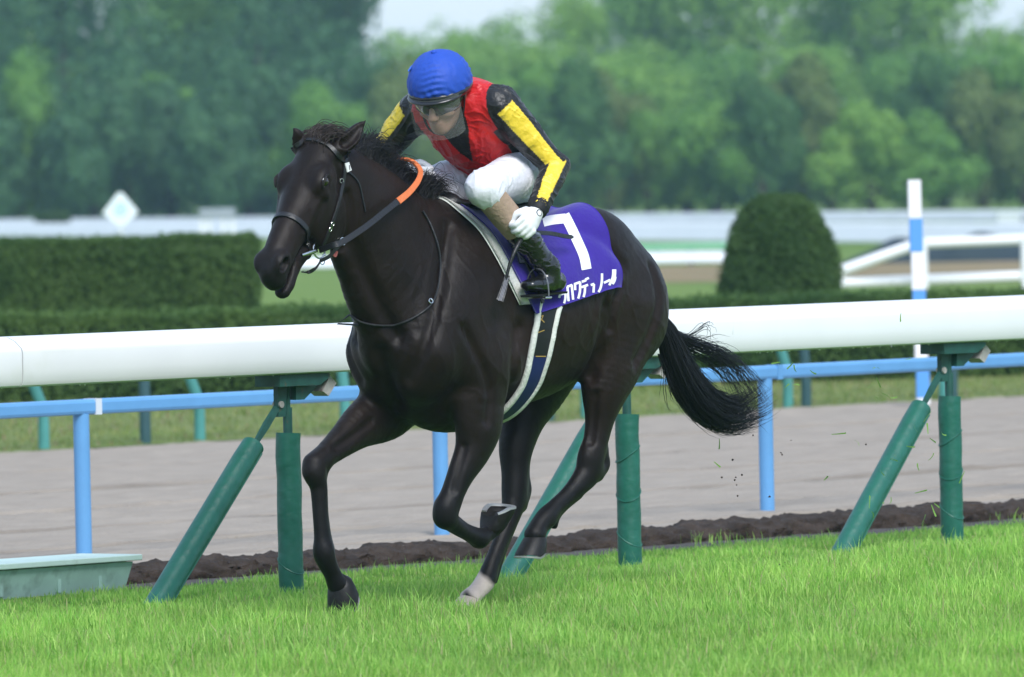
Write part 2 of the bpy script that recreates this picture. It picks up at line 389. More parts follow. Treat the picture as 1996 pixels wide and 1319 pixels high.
def rail_unit(t):
    z1 = zb
    q = MB(); q.tube([(t, 0, -.1), (t, 0, z1-.02)], .0125, 12); q.tube([(t, 0, .62), (t, 0, .75)], .019, 12); q.build('post', M_gmetal, rail, True)
    # foam pad sleeve
    _, pz = rail_z(568, 843)
    ring = []; rr = .05
    z = np.linspace(-.05, pz, 16); pad = MB(); pad.tube([(t+.002*math.sin(i*1.3), .001*math.cos(i), zz) for i, zz in enumerate(z)], [rr*(1+.012*math.sin(i*2.1+t)) for i in range(16)], 20)
    po = pad.build('post_pad', M_green, rail, True)
    for k in range(3 if t > 1 else 1):
        zc = .12+.17*k+.03*math.sin(t*3+k)
        sw = MB(); sw.tube([(t+.051*math.cos(a), .051*math.sin(a), zc+.035*math.sin(a+1.1*k)) for a in np.linspace(0, 2*math.pi, 24)], .003, 5); sw.build('wrap_seam', M_green, po, True)
    # slanting brace
    top = np.array([t-.075, 0, pz+.10]); b0 = np.array([t-.99, -.09, -.06]); d = (b0-top)/np.linalg.norm(b0-top)
    br = MB(); br.ribbon([top, top+d*.1, top+d*.2], [(0, -1, 0)]*3, [.03, .034, .022], .012); br.tube([top+d*.19, b0], .012, 10); br.build('brace', M_gmetal, rail, True)
    s0 = top+d*.215; pd = MB(); pd.tube([s0+(b0-s0)*f for f in np.linspace(0, 1, 12)], [.047]+[.05]*11, 20); bp = pd.build('brace_pad', M_green, rail, True)
    sm = MB(); w = np.cross(d, [0, 1, 0]); sm.tube([s0+d*.02-np.array([0, .043, 0])+w*.025, b0-np.array([0, .043, 0])+w*.025], .0035, 6); sm.build('pad_seam', M_green, bp, True)
    # bracket under the rail
    k = MB(); k.add(*extr([(t-.12, z1-.048), (t+.13, z1-.048), (t+.19, z1-.018), (t+.19, z1-.002), (t-.12, z1-.002)], -.065, .065)); bk = k.build('bracket', M_gmetal, rail)
    k = MB(); k.add(*extr([(t-.07, z1-.17), (t-.025, z1-.17), (t-.013, z1-.05), (t-.07, z1-.05)], -.012, .012)); k.build('bracket_plate', M_gmetal, bk)
    k = MB(); k.add(*extr([(t+.02, z1-.105), (t+.07, z1-.105), (t+.16, z1-.05), (t+.02, z1-.05)], -.03, .03)); k.build('bracket_arm', M_gmetal, bk)
    k = MB(); k.tube([(t-.056, -.02, pz+.115), (t-.056, .02, pz+.115)], .014, 10); k.build('bolt', M_rust, bk, True)
    k = MB(); k.add(*extr([(t+.17, z1-.075), (t+.205, z1-.095), (t+.255, z1-.045), (t+.215, z1-.012)], -.045, .03)); k.build('hinge_plate', M_rust, bk)
def extr(poly, y0, y1):
    n = len(poly); V = [(a, y0, b) for a, b in poly]+[(a, y1, b) for a, b in poly]
    return V, [tuple(range(n)), tuple(range(2*n-1, n-1, -1))]+[(i, i+n, (i+1) % n+n, (i+1) % n) for i in range(n)]
for t in posts: rail_unit(t)
# ------------------------------------------------------------------ blue rail on the dirt side
M_blue = mat('blue_paint', (.12, .32, .60), .4, .5, var=.06, vscale=5, dirt=((.2, .33, .5), 6, .68, .5))
M_joint = mat('pale_joint_tape', (.6, .65, .7), .6)
NB = 3.15; bl = empty('blue_rail', tuple(cw(0, NB)), RA)
thing(bl, 'low blue square-section rail on round blue posts along the near edge of the dirt track', 'rail')
_, bz1 = rail_z(160, 778, NB); _, bz0 = rail_z(160, 808, NB)
bt = [rail_z(u, v, NB)[0] for u, v in ((160, 900), (858, 900), (1494, 900))]; sp = (bt[2]-bt[0])/2
tj = rail_z(181, 790, NB)[0]
for i in range(-3, 6):
    a, b = tj+(i-1)*sp, tj+i*sp
    MB().box((a+.006, -.035, bz0), (b-.006, .035, bz1), .016).build('top_rail', M_blue, bl)
    MB().box((b-.02, -.0365, bz0-.0015), (b+.02, .0365, bz1+.0015)).build('joint_sleeve', M_joint if i == 0 else M_blue, bl)
for i in range(-3, 6):
    MB().tube([(bt[0]+i*sp, 0, -.1), (bt[0]+i*sp, 0, bz0+.004)], .036, 16).build('post', M_blue, bl, True)
# ------------------------------------------------------------------ pale green trough on the left
M_mint = mat('mint_plastic', (.30, .46, .40), .5, .4, var=.12, vscale=6, dirt=((.12, .17, .14), 9, .55, .6))
M_mintl = mat('mint_lid', (.5, .64, .58), .5, .4, var=.08, vscale=6, dirt=((.25, .3, .26), 12, .62, .6))
tr = empty('drain_trough', tuple(cw(-.7, 1.16)), RA); thing(tr, 'pale green plastic trough with a lid lip lying by the soil bank at far left', 'trough')
V = []
for z, e in ((-.02, 0), (.115, .03)):
    V += [(-.8, -.12-e, z), (.87+e, -.12-e, z), (.87+e, .12+e, z), (-.8, .12+e, z)]
obj('body', V, [(3, 2, 1, 0), (0, 1, 5, 4), (1, 2, 6, 5), (2, 3, 7, 6), (3, 0, 4, 7), (4, 5, 6, 7)], M_mint, tr, False)
MB().box((-.82, -.17, .116), (-.1, .17, .138), .004).build('lid', M_mintl, tr); MB().box((-.09, -.168, .119), (.94, .168, .143), .004).build('lid', M_mintl, tr)
for x in (-.3, .1, .45, .7): MB().box((x, -.139, .01), (x+.02, -.118, .112)).build('rib', M_mint, tr)
# ------------------------------------------------------------------ low inner rail beyond the dirt
M_teal = mat('teal_post', (.07, .27, .25), .55, .4, var=.1); M_dkpost = mat('dark_teal_post', (.03, .085, .095), .6, .4)
M_wrail = mat('far_white_rail', (.84, .85, .86), .5, .4, var=.04, vscale=1)
ir = empty('inner_rail', tuple(cw(0, 14.3)), RA); thing(ir, 'low inner rail on short slanting teal posts at the far edge of the dirt track', 'rail')
MB().box((8, -.05, .60), (32, .05, .7), .02).build('top_rail', M_wrail, ir)
for u, v, sl, m in ((100, 875, -1, M_teal), (311, 864, 0, M_dkpost), (394, 858, -1, M_teal), (610, 842, -.3, M_teal), (1103, 820, 0, M_dkpost), (1145, 816, -.3, M_teal), (1658, 792, -.2, M_dkpost), (1640, 794, -.8, M_teal), (1898, 777, -.3, M_teal), (1926, 776, 0, M_dkpost)):
    p = ground(u, v)-RO; t = p@rd; MB().tube([(t, 0, -.05), (t, 0, .25), (t+sl*.2+.0, 0, .61)], .036, 12).build('post', m, ir, True)
# ------------------------------------------------------------------ white marker pole with blue bands
M_wp = mat('pole_white', (.8, .8, .82), .5, .4, var=.05, vscale=3); M_wb = mat('pole_blue', (.10, .32, .75), .5, .4)
p = ground(1800, 789); pl = empty('marker_pole', tuple(p)); thing(pl, 'tall white marker pole with blue bands at the far edge of the dirt track', 'pole')
_s = 62.1/F; lean = -.0258
for z0, z1, m, nm in ((0, .05, M_wp, 'white_band'), (.05, .3, M_wb, 'blue_band'), (.3, .6, M_wp, 'white_band'), (.6, .80, M_wb, 'blue_band'), (.80, 1.064, M_wp, 'white_band'), (1.064, 1.297, M_wb, 'blue_band'), (1.297, 1.565, M_wp, 'white_band')):
    MB().box((-.045+lean*z0, -.045, z0+.001), (.045+lean*z0, .045, z1-.001), .004).build(nm, m, pl)
# ------------------------------------------------------------------ foliage helpers
def leafmat(name, c, c2):
    return mat(name, c, .6, .25, c2=c2, vscale=.9, trans=.35, coords='Generated' if 0 else 'Object')
def leaf_quads(P, N, size, jit=.9, asp=.7):
    n = len(P); r = rng.standard_normal((n, 3)); nn = N+jit*r; nn /= np.linalg.norm(nn, axis=1)[:, None]
    a = np.cross(nn, rng.standard_normal((n, 3))); a /= np.linalg.norm(a, axis=1)[:, None]; b = np.cross(nn, a)
    s = (size*rng.uniform(.6, 1.3, n))[:, None]
    V = np.stack([P-a*s, P-b*s*asp*.6, P+a*s, P+b*s*asp*.6], 1).reshape(-1, 3)
    return V, np.arange(4*n).reshape(n, 4)
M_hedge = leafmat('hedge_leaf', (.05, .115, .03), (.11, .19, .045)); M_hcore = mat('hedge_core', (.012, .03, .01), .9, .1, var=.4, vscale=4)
M_cone = leafmat('conifer_leaf', (.042, .10, .028), (.095, .175, .045))
def hedge(name, p0, p1, h, dep, nleaf, size, label, m=M_hedge):
    p0 = np.array(p0); p1 = np.array(p1); d = p1-p0; Ln = np.linalg.norm(d); d = d/Ln; q = np.array([-d[1], d[0], 0]); rz = math.atan2(d[1], d[0])
    e = empty(name, tuple(p0), rz); thing(e, label, 'hedge')
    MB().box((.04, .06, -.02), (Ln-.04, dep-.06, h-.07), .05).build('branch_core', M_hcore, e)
    # leaves on the faces: front, top, back, ends; gently uneven
    A = np.array([Ln*h, Ln*dep*1.4, Ln*h*.4, dep*h, dep*h]); k = (A/A.sum()*nleaf).astype(int); P = []; N = []
    for i, c in enumerate(k):
        u = rng.random(c); w = rng.random(c); z = np.zeros(c)
        if i == 0: P.append(np.stack([u*Ln, z, w*h], 1)); N.append(np.tile([0, -1, .2], (c, 1)))
        if i == 1: P.append(np.stack([u*Ln, w*dep, z+h], 1)); N.append(np.tile([0, 0, 1], (c, 1)))
        if i == 2: P.append(np.stack([u*Ln, z+dep, w*h], 1)); N.append(np.tile([0, 1, .2], (c, 1)))
        if i == 3: P.append(np.stack([z, u*dep, w*h], 1)); N.append(np.tile([-1, 0, .2], (c, 1)))
        if i == 4: P.append(np.stack([z+Ln, u*dep, w*h], 1)); N.append(np.tile([1, 0, .2], (c, 1)))
    P = np.vstack(P); N = np.vstack(N).astype(float)
    lump = np.sin(P[:, 0]*5.1+P[:, 2]*3)*np.sin(P[:, 0]*2.3+1)*.012+.024*rng.standard_normal(len(P))+.008*np.sin(P[:, 2]*14+P[:, 0]*9)
    P = P+N*lump[:, None]; edge = (P[:, 2] > h-.08); P[edge, 1] = np.clip(P[edge, 1], .03, dep-.03)
    V, Q = leaf_quads(P, N, size); o = kind(obj('foliage', V, Q, m, e, False), 'stuff')
    return e
hedge('low_hedge', ground(-420, 800), ground(2500, 718), .63, 1.1, 110000, .021, 'long low clipped hedge running behind the whole length of the rails')
hedge('tall_hedge', ground(-300, 702), ground(505, 684), 1.09, 1.2, 80000, .022, 'tall dark clipped hedge block at left, ending beside the horse\'s muzzle')
# clipped cone shrub
def cone_shrub(u, v, ht, rad, label):
    p = ground(u, v); e = empty('cone_shrub', tuple(p)); thing(e, label, 'shrub')
    prof_r = lambda z: rad*np.sqrt(np.clip(1-(np.clip(z-.25*ht, 0, None)/(ht*.77))**2.3, 0, 1))*np.where(z < .25*ht, .93+.07*z/(.25*ht), 1)
    zz = np.linspace(0, ht, 18); V = []; n = 20
    for z in zz:
        for k in range(n): a = 2*math.pi*k/n; r = float(prof_r(np.array(z)))*.9; V.append((r*math.cos(a), r*math.sin(a), z*.97))
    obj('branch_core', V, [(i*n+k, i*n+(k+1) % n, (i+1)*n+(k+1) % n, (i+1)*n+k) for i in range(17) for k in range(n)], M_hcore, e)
    c = 36000; z = ht*rng.random(c)**.9; a = rng.random(c)*2*math.pi; r = prof_r(z)+.022*rng.standard_normal(c)+.02*np.sin(a*5+z*9)
    P = np.stack([r*np.cos(a), r*np.sin(a), z], 1); N = np.stack([np.cos(a), np.sin(a), .25+z/ht], 1)
    V, Q = leaf_quads(P, N, .021); kind(obj('foliage', V, Q, M_cone, e, False), 'stuff')
cone_shrub(1525, 690, 1.44, .53, 'rounded cone of clipped dark green shrub standing behind the white rail')
# ------------------------------------------------------------------ white obstacle wing, far rails, signs
def beam(p, q, r, name, m, parent, o, n=12): MB().tube([np.array(p)-o, np.array(q)-o], r, n).build(name, m, parent, True)
YW = 96.
wg = empty('wing_rail', tuple(at_depth(1780, 600, YW))); wo = np.array(wg.location)
thing(wg, 'white two-beam fence with a sloping end bar behind the striped pole', 'fence')
E_ = lambda u, v, dy=0: at_depth(u, v, YW+dy)
beam(E_(1800, 474), E_(2150, 461, 1.5), .058, 'beam', M_wrail, wg, wo); beam(E_(1637, 552), E_(2150, 532, 1.5), .06, 'beam', M_wrail, wg, wo); beam(E_(1640, 528), E_(1795, 473), .062, 'sloping_bar', M_wrail, wg, wo)
for u in (1800, 1996, 2120):
    t = E_(u, 470-(u-1800)*.037); MB().tube([t-wo, np.array([t[0], t[1], -.05])-wo], .04, 12).build('post', M_wrail, wg, True)
def gd(u, Y):
    p = at_depth(u, 340-(u-998)*.0209, Y); p[2] = 0.; return p
M_wrail2 = mat('greyish_white_rail', (.7, .72, .75), .6, .3, var=.06, vscale=.6)
def far_rail(name, a, b, z0, z1, m, label, posts=0, th=.06):
    a = np.array(a); b = np.array(b); d = b-a; Ln = np.linalg.norm(d); e = empty(name, tuple(a), math.atan2(d[1], d[0])); thing(e, label, 'rail')
    V, Fc = extr([(-3.2*th, z0+.02), (-3*th, z0+.06), (-th, z1-.03), (0, z1), (th, z1-.02), (th, z0), (-3*th, z0)], 0, Ln)   # front face sloped to catch more light, so the bar looks whiter
    obj('rail_bar', [(b, a, c) for a, b, c in V], [f[::-1] for f in Fc], m, e, False)
    k = posts
    for i in range(k): x = Ln*(i+.5)/k; MB().box((x-.05, -.045, -.02), (x+.05, .045, z0+.01)).build('post', m, e)
far_rail('far_rail', gd(-400, 365), gd(2300, 242), .04, .36, M_wrail2, 'farthest greyish white rail along the foot of the wood', 14)
far_rail('far_rail', gd(-400, 315), gd(2300, 170), .06, .47, M_wrail, 'broad white far rail just below the farthest greyish one', 12, .09)
far_rail('far_rail', gd(500, 163), gd(1440, 157), .03, .23, M_wrail, 'short low white rail left of the cone shrub', 5, .08)
M_lg = mat('pale_green_rail', (.22, .5, .3), .6)
far_rail('far_rail', gd(1180, 161), gd(1440, 160), .24, .35, M_lg, 'pale green bar above the short low white rail', 4, .05)
M_dryg = mat('dry_grass', (.2, .17, .085), .9, .1, c2=(.3, .22, .13), vscale=.5); M_dark = mat('dark_band', (.03, .045, .06), .9, .1, c2=(.05, .07, .075), vscale=.4)
def mound(name, a, b, dep, h, m):
    a = np.array(a); b = np.array(b); d = b-a; Ln = np.linalg.norm(d); d /= Ln; q = np.array([-d[1], d[0], 0])
    ts = np.linspace(0, 1, 60); ws = np.linspace(0, math.pi, 9); V = []
    for t in ts:
        hh = h*(.75+.25*math.sin(t*21)+.12*math.sin(t*57))*min(1, 8*t+.05, 8*(1-t)+.05)
        for w in ws: pp = a+d*Ln*t+q*dep*(.5-.5*math.cos(w)); V.append((pp[0], pp[1], -.02+hh*math.sin(w)))
    return kind(obj(name, V, [(i*9+k, (i+1)*9+k, (i+1)*9+k+1, i*9+k+1) for i in range(59) for k in range(8)], m), 'structure')
sheet('dry_grass', [gd(760, 133), gd(2400, 133), gd(2400, 157), gd(760, 157)], -.004, M_dryg)
mound('dark_band', gd(1620, 154), gd(2300, 152), 3, .47, M_dark)  # low dark slate mound filling the dark band
M_bshrub = leafmat('bush_leaf', (.03, .08, .025), (.07, .13, .04))
def bush(u, v, h, w, label, name='small_bush', trunk=0., m=None):
    p = ground(u, v); e = empty(name, tuple(p)); thing(e, label, 'bush'); c = 1500
    d = rng.standard_normal((c, 3)); d /= np.linalg.norm(d, axis=1)[:, None]; r = rng.uniform(.6, 1, c)[:, None]
    P = d*r*np.array([w/2, w/2, (h-trunk)/2])+np.array([0, 0, trunk+(h-trunk)/2]); V, Q = leaf_quads(P, d, .06*w+.02); kind(obj('crown', V, Q, m or M_bshrub, e, False), 'stuff')
    MB().tube([(0, 0, -.02), (.02, 0, trunk+.15*h)], .05*w+.01, 8).build('trunk', M_soil, e, True)
bush(103, 462, .85, 1.15, 'small flat-topped bush on a stem before the far rail at far left', trunk=.35)
# diamond sign
M_sign = mat('sign_white', (.78, .84, .88), .5, .4); M_signb = mat('sign_blue_mark', (.42, .66, .85), .5, .4)
YD = 128.; c = at_depth(235, 410, YD); s_ = YD/F
ds = empty('diamond_sign', (c[0], c[1], 0)); thing(ds, 'white diamond-shaped sign with a pale blue round mark above the tall hedge', 'sign')
q = 35*s_; z = c[2]
V = [(x*q, y, z+w*q) for y in (-.012, .012) for x, w in ((0, -1), (1, -.12), (.85, .1), (.12, 1), (-.12, 1), (-.85, .1), (-1, -.12))]
obj('panel', V, [tuple(range(7)), tuple(range(13, 6, -1))]+[(i, i+7, (i+1) % 7+7, (i+1) % 7) for i in range(7)], M_sign, ds, False)
MB().torus((0, -.0135, z+.02), .1*.9, .012, (0, 1, 0), 24, 6).build('round_mark', M_signb, ds, True); MB().tube([(0, -.0205, z+.02), (0, -.0132, z+.02)], .05, 16).build('centre_mark', M_signb, ds, True)
MB().tube([(0, .03, -.05), (0, .03, z)], .02, 8).build('post', M_wrail, ds, True)
# grey hut-like box
YB = 170.; M_gbox = mat('grey_box', (.3, .34, .38), .6, .3, var=.1)
c = at_depth(424, 422, YB); s_ = YB/F; gb = empty('grey_cabinet', (c[0], c[1], 0)); thing(gb, 'grey box on white legs standing before the far rail above the tall hedge', 'cabinet')
zt_ = c[2]+16*s_; zl = c[2]-3*s_
MB().box((-35*s_, -.25, zl), (35*s_, .25, zt_), .02).build('box', M_gbox, gb)
for x in (-30, -16, 12, 30): MB().box((x*s_-.03, -.2, -.03), (x*s_+.03, -.14, zl+.001)).build('leg', M_wrail, gb)
c = at_depth(1965, 430, 200.); g2 = empty('pale_cabinet', (c[0], c[1], 0)); thing(g2, 'pale grey box standing by the far white rail at the right edge', 'cabinet')
M_pbox = mat('pale_box', (.55, .6, .62), .6, .3)
MB().box((-.27, -.2, .1), (.27, .2, c[2]+.2), .02).build('box', M_pbox, g2); MB().box((-.22, -.15, -.03), (-.15, .15, .101)).build('leg', M_pbox, g2); MB().box((.15, -.15, -.03), (.22, .15, .101)).build('leg', M_pbox, g2)
MB().box((.30, -.2, .2), (.75, .2, c[2]+.1), .02).build('side_box', M_gbox, g2); MB().box((.36,-.15,-.03),(.68,.15,.199)).build('leg', M_gbox, g2)
# ------------------------------------------------------------------ the wood
M_bark = mat('bark', (.07, .055, .045), .9, .1, var=.3)
LM = {'dark': leafmat('leaf_dark', (.045, .125, .055), (.085, .2, .075)), 'mid': leafmat('leaf_mid', (.10, .24, .045), (.175, .35, .065)), 'light': leafmat('leaf_light', (.155, .32, .055), (.27, .45, .085)), 'olive': leafmat('leaf_olive', (.11, .18, .045), (.17, .23, .07)), 'deep': leafmat('leaf_deep', (.05, .14, .04), (.09, .2, .055))}
def tree_proto(seed, ht, wid, ncl, per, low=.06):
    g = np.random.default_rng(seed); P = []; N = []; cl = []
    for i in range(ncl):
        zz = g.uniform(low, 1)**.8; a = g.uniform(0, 2*math.pi); rr = math.sqrt(g.random())*(1-.0*zz)
        env = math.sqrt(max(.02, 1-((zz-.45)/.6)**2))
        c = np.array([rr*env*wid/2*math.cos(a)*.85, rr*env*wid/2*math.sin(a)*.85, zz*ht*.93]); R = g.uniform(.17, .27)*wid*(1.1-.3*zz)
        cl.append((c, R))
        d = g.standard_normal((per, 3)); d[:, 2] = d[:, 2]*.9+.25; d /= np.linalg.norm(d, axis=1)[:, None]
        rad = R*g.uniform(.75, 1.05, per)[:, None]; P.append(c+d*rad); N.append(d+np.array([0, 0, .15]))
    P = np.vstack(P); N = np.vstack(N)
    return leaf_quads(P, N, .16, .28, .9), cl
PROTO = [tree_proto(11+i, h, w, n, 340) for i, (h, w, n) in enumerate(((10, 8, 30), (12, 9, 34), (8.5, 9, 32), (11, 7, 30), (4.2, 5, 20)))]
LEAFME = {}
def tree(pi, u, Y, base_v, hs, ws, kindm, label, name='broadleaf_tree', group='trees of the wood'):
    d = ray(u, base_v); p = C+d*(Y/d[1]); p[2] = 0.
    e = empty(name, tuple(p), random.uniform(0, 6.28)); thing(e, label, 'tree' if pi != 4 else 'bush', group)
    key = (pi, kindm)
    if key not in LEAFME:
        (V, Q), cl = PROTO[pi]; LEAFME[key] = mesh_data('crown', V, Q, LM[kindm], False)
    e.scale = (ws, ws, hs)
    kind(link('crown', LEAFME[key], e), 'stuff')
    key = ('tr', pi)
    if key not in LEAFME:
        (V, Q), cl = PROTO[pi]; zt = max(c[2] for c, r in cl); mb = MB(); mb.tube([(0, 0, -.1), (.1, .05, zt*.4), (0, .1, zt*.85)], [.28, .2, .06], 8)
        for c, r in cl[::5]: mb.tube([(0.05, .05, c[2]*.55), tuple(c*.6+np.array([0, 0, c[2]*.25])), tuple(c)], [.1, .07, .03], 5)
        LEAFME[key] = mesh_data('trunk', mb.V, mb.F, M_bark)
    link('trunk', LEAFME[key], e)
random.seed(3)
ORD = ('first', 'second', 'third', 'fourth', 'fifth', 'sixth', 'seventh', 'eighth', 'ninth', 'tenth', 'eleventh', 'twelfth', 'thirteenth', 'fourteenth', 'fifteenth', 'sixteenth', 'seventeenth', 'eighteenth')
def row(items, label, name, group, base):
    for i, (u, Y, pi, hs, ws, k) in enumerate(sorted(items)): tree(pi, u, Y, base, hs, ws, k, label % ORD[i], name, group)
# left, darker wood (reaches above the frame, ends at about pixel 780)
row(((-80, 410, 1, 1.15, 1.15, 'dark'), (130, 402, 0, 1.35, 1.2, 'dark'), (330, 412, 1, 1.2, 1.15, 'mid'), (510, 404, 0, 1.3, 1.05, 'dark'), (655, 410, 3, 1.22, .8, 'dark')), 'tall dark bluish tree, %s from the left in the front of the left wood', 'broadleaf_tree', 'front trees of the left wood', 415)
row(((20, 430, 2, 1.8, 1.2, 'mid'), (240, 432, 0, 1.55, 1.2, 'dark'), (430, 430, 2, 1.8, 1.1, 'dark'), (590, 434, 1, 1.2, .9, 'dark')), 'dark tree, %s from the left in the back of the left wood', 'broadleaf_tree', 'back trees of the left wood', 415)
row([(u, 350+(i % 3)*3, 4, (1.2, 1.5, 1.3)[i % 3], (.85, 1.)[i % 2], ('dark', 'mid', 'dark', 'dark')[i % 4]) for i, u in enumerate(range(-40, 790, 75))], 'dark rounded bush, %s from the left at the foot of the left wood', 'undergrowth_bush', 'bushes at the foot of the left wood', 418)
# right, lighter wood
row(((830, 446, 2, 1.0, 1.0, 'light'), (985, 450, 2, 1.06, 1.05, 'light'), (1125, 440, 0, 1.02, .7, 'light'), (1320, 452, 1, 1.12, 1.0, 'mid'), (1480, 446, 1, 1.1, 1.1, 'light'), (1680, 452, 0, 1.3, 1.2, 'mid'), (1840, 446, 1, 1.02, 1., 'light'), (2030, 450, 2, 1.02, 1.1, 'light'), (1270, 456, 0, 1.2, .9, 'mid'), (1580, 458, 1, 1.15, 1.1, 'light')), 'tall light green tree, %s from the left in the back of the right wood', 'broadleaf_tree', 'back row of the right wood', 415)
row(((900, 428, 2, .75, .85, 'mid'), (1060, 424, 0, .75, .8, 'light'), (1230, 420, 2, .85, .8, 'light'), (1400, 426, 2, .85, .8, 'mid'), (1570, 422, 0, .72, .9, 'light'), (1760, 424, 2, .8, .75, 'mid'), (1930, 420, 2, .8, .8, 'mid')), 'lower light green tree, %s from the left in the front of the right wood', 'broadleaf_tree', 'front row of the right wood', 416)
row([(u+random.uniform(-15, 15), 345+random.uniform(-4, 6), 4, random.uniform(.8, 1.4), random.uniform(.75, 1.05), ('olive', 'mid', 'light', 'mid', 'deep')[i % 5]) for i, u in enumerate(range(810, 2060, 74))], 'rounded bush, %s from the left at the foot of the right wood', 'undergrowth_bush', 'bushes at the foot of the right wood', 418)

# ------------------------------------------------------------------ horse frame: x forward, y to its left, z up
HA=math.radians(50.)
hf=np.array([-math.cos(HA),-math.sin(HA),0]); hl=np.array([math.sin(HA),-math.cos(HA),0]); hz=np.array([0,0,1.])
O=ground(905,1188)+hl*0.11
def L(u,v,y=0.):
    d=ray(u,v); t=((O+hl*y-C)@hl)/(d@hl); p=C+d*t-O
    return np.array([p@hf,p@hl,p@hz])
def W(p):
    p=np.asarray(p); return O+p[...,0:1]*hf+p[...,1:2]*hl+p[...,2:3]*hz
def build_horse(h=.01):
    S=SDF((-1.2,-.42,-.03),(1.32,.42,1.98),h)
    V3=lambda x,y,z:np.array([x,y,z],float)
    # ---------- trunk
    S.chain([(V3(.53,0,1.03),.12,.15),(V3(.42,0,1.06),.19,.29),(V3(.28,0,1.075),.225,.39),(V3(.12,0,1.1),.245,.4),(V3(-.1,0,1.115),.27,.355),
             (V3(-.3,0,1.135),.275,.33),(V3(-.5,0,1.2),.265,.295),(V3(-.64,0,1.24),.235,.265),(V3(-.78,0,1.20),.185,.22),(V3(-.92,0,1.14),.11,.15)],k=.0)
    S.chain([(V3(.42,0,1.36),.05,.1),(V3(.25,0,1.44),.045,.1),(V3(.05,0,1.435),.05,.08),(V3(-.15,0,1.42),.06,.06)],k=.08)   # withers
    # croup + quarter muscles
    for s in (1,-1):
        S.ell(V3(-.53,s*.1,1.33),(.24,.135,.2),k=.05)
        S.ell(V3(-.74,s*.13,1.13),(.19,.125,.22),k=.06)
        S.ell(V3(-.50,s*.21,1.27),(.05,.035,.04),k=.06)      # point of hip
        # shoulder blade and arm muscles
        S.chain([(V3(.12,s*.13,1.36),.05,.13),(V3(.3,s*.175,1.15),.07,.15),(V3(.46,s*.165,.98),.078,.11)],k=.09)
        S.ell(V3(.2,s*.2,.95),(.17,.07,.14),k=.05)           # triceps
        S.ell(V3(.47,s*.1,.95),(.1,.1,.14),k=.05)            # breast
    # ---------- neck
    yaw=np.radians(10)
    S.chain([(V3(.28,0,1.24),.17,.33),(V3(.45,0,1.30),.15,.31),(V3(.575,0.0,1.42),.12,.265),(V3(.70,.005,1.54),.098,.215),(V3(.80,.01,1.64),.08,.15),(V3(.86,.012,1.69),.07,.11)],k=.06)
    # ---------- head (own frame)
    p0=L(611,267,0.01);p1=L(517,501,0.05)
    ax=p1-p0;ax/=np.linalg.norm(ax)
    lat=V3(-np.sin(yaw),np.cos(yaw),0);lat-=ax*(lat@ax);lat/=np.linalg.norm(lat);fn=np.cross(lat,ax);fn*=np.sign(fn[0])
    hd=lambda s,n,w=0.:p0+ax*s+fn*n+lat*w
    R=np.array([ax,lat,fn])
    S.chain([(hd(.02,-.06),.068,.058),(hd(.09,-.078),.092,.08),(hd(.17,-.095),.095,.097),(hd(.25,-.095),.086,.095),(hd(.34,-.08),.066,.078),(hd(.43,-.07),.058,.068),(hd(.51,-.07),.055,.064),(hd(.565,-.075),.05,.056)],k=.04,lat=lat)
    for s in (1,-1):
        S.ell(hd(.23,-.185,s*.058),(.125,.036,.105),R,k=.04)     # cheek
        S.ell(hd(.168,-.04,s*.078),(.055,.032,.036),R,k=.035)      # orbit
        S.chain([(hd(.21,-.075,s*.096),.014,.016),(hd(.3,-.085,s*.08),.012,.013),(hd(.38,-.085,s*.066),.01,.01)],k=.018,lat=lat)
        S.ell(hd(.542,-.045,s*.042),(.044,.03,.034),R,k=.02)    # nostril wing
        S.ell(hd(.55,-.05,s*.066),(.033,.036,.022),R,k=.005,op='sub')
        S.ell(hd(.178,-.036,s*.112),(.022,.012,.013),R,k=.008,op='sub') # eye socket
    # lips & jaw
    S.ell(hd(.588,-.1),(.032,.04,.044),R,k=.03)
    S.chain([(hd(.22,-.26),.045,.055),(hd(.36,-.2),.037,.04),(hd(.47,-.172),.032,.03),(hd(.55,-.174),.034,.027),(hd(.588,-.174),.03,.024)],k=.03,lat=lat)
    # mouth slit
    S.ell(hd(.58,-.146),(.095,.1,.009),R,k=.008,op='sub')
    # ears
    for s,tip,e0 in ((1,(711,236,.13),None),(-1,(573,250,-.06),None)):
        b=hd(.02,-.07,s*.066); t=L(*tip)
        m=b+(t-b)*.45+lat*s*.008
        S.chain([(b,.034,.034),(b+(t-b)*.25,.042,.034),(m,.039,.03),(b+(t-b)*.75,.025,.019),(t,.005,.005)],k=.015,lat=np.cross(t-b,fn))
        c=fn*.6+lat*s*.8
        S.chain([(b+(t-b)*.2+c*.032,.022,.018),(m+c*.028,.022,.018),(b+(t-b)*.8+c*.016,.011,.009)],k=.006,op='sub',lat=np.cross(t-b,c))
    # ---------- legs:  pixel, lateral y, r_lat, r_foreaft
    def leg(pts,k=.03,sub=6,lat=(0,1,0)):
        S.chain([(L(u,v,y),a,b) for u,v,y,a,b in pts],k=k,sub=sub,lat=lat)
    # right fore
    leg([(800,745,-.15,.085,.13),(758,795,-.16,.08,.12),(706,826,-.15,.064,.09),(668,858,-.138,.05,.064),(636,886,-.13,.044,.048),(616,904,-.125,.044,.046),(614,925,-.12,.042,.042),(621,950,-.117,.032,.034),(624,1000,-.112,.027,.031),(628,1045,-.108,.029,.034),(631,1075,-.106,.04,.042),(637,1095,-.105,.038,.036),(648,1118,-.105,.034,.032),(658,1140,-.105,.042,.036)],k=.04)
    # left fore
    leg([(930,780,.17,.08,.13),(932,830,.175,.072,.11),(922,875,.17,.06,.08),(900,920,.16,.048,.058),(885,955,.15,.044,.048),(874,985,.14,.046,.048),(868,1008,.135,.042,.042)],k=.04)
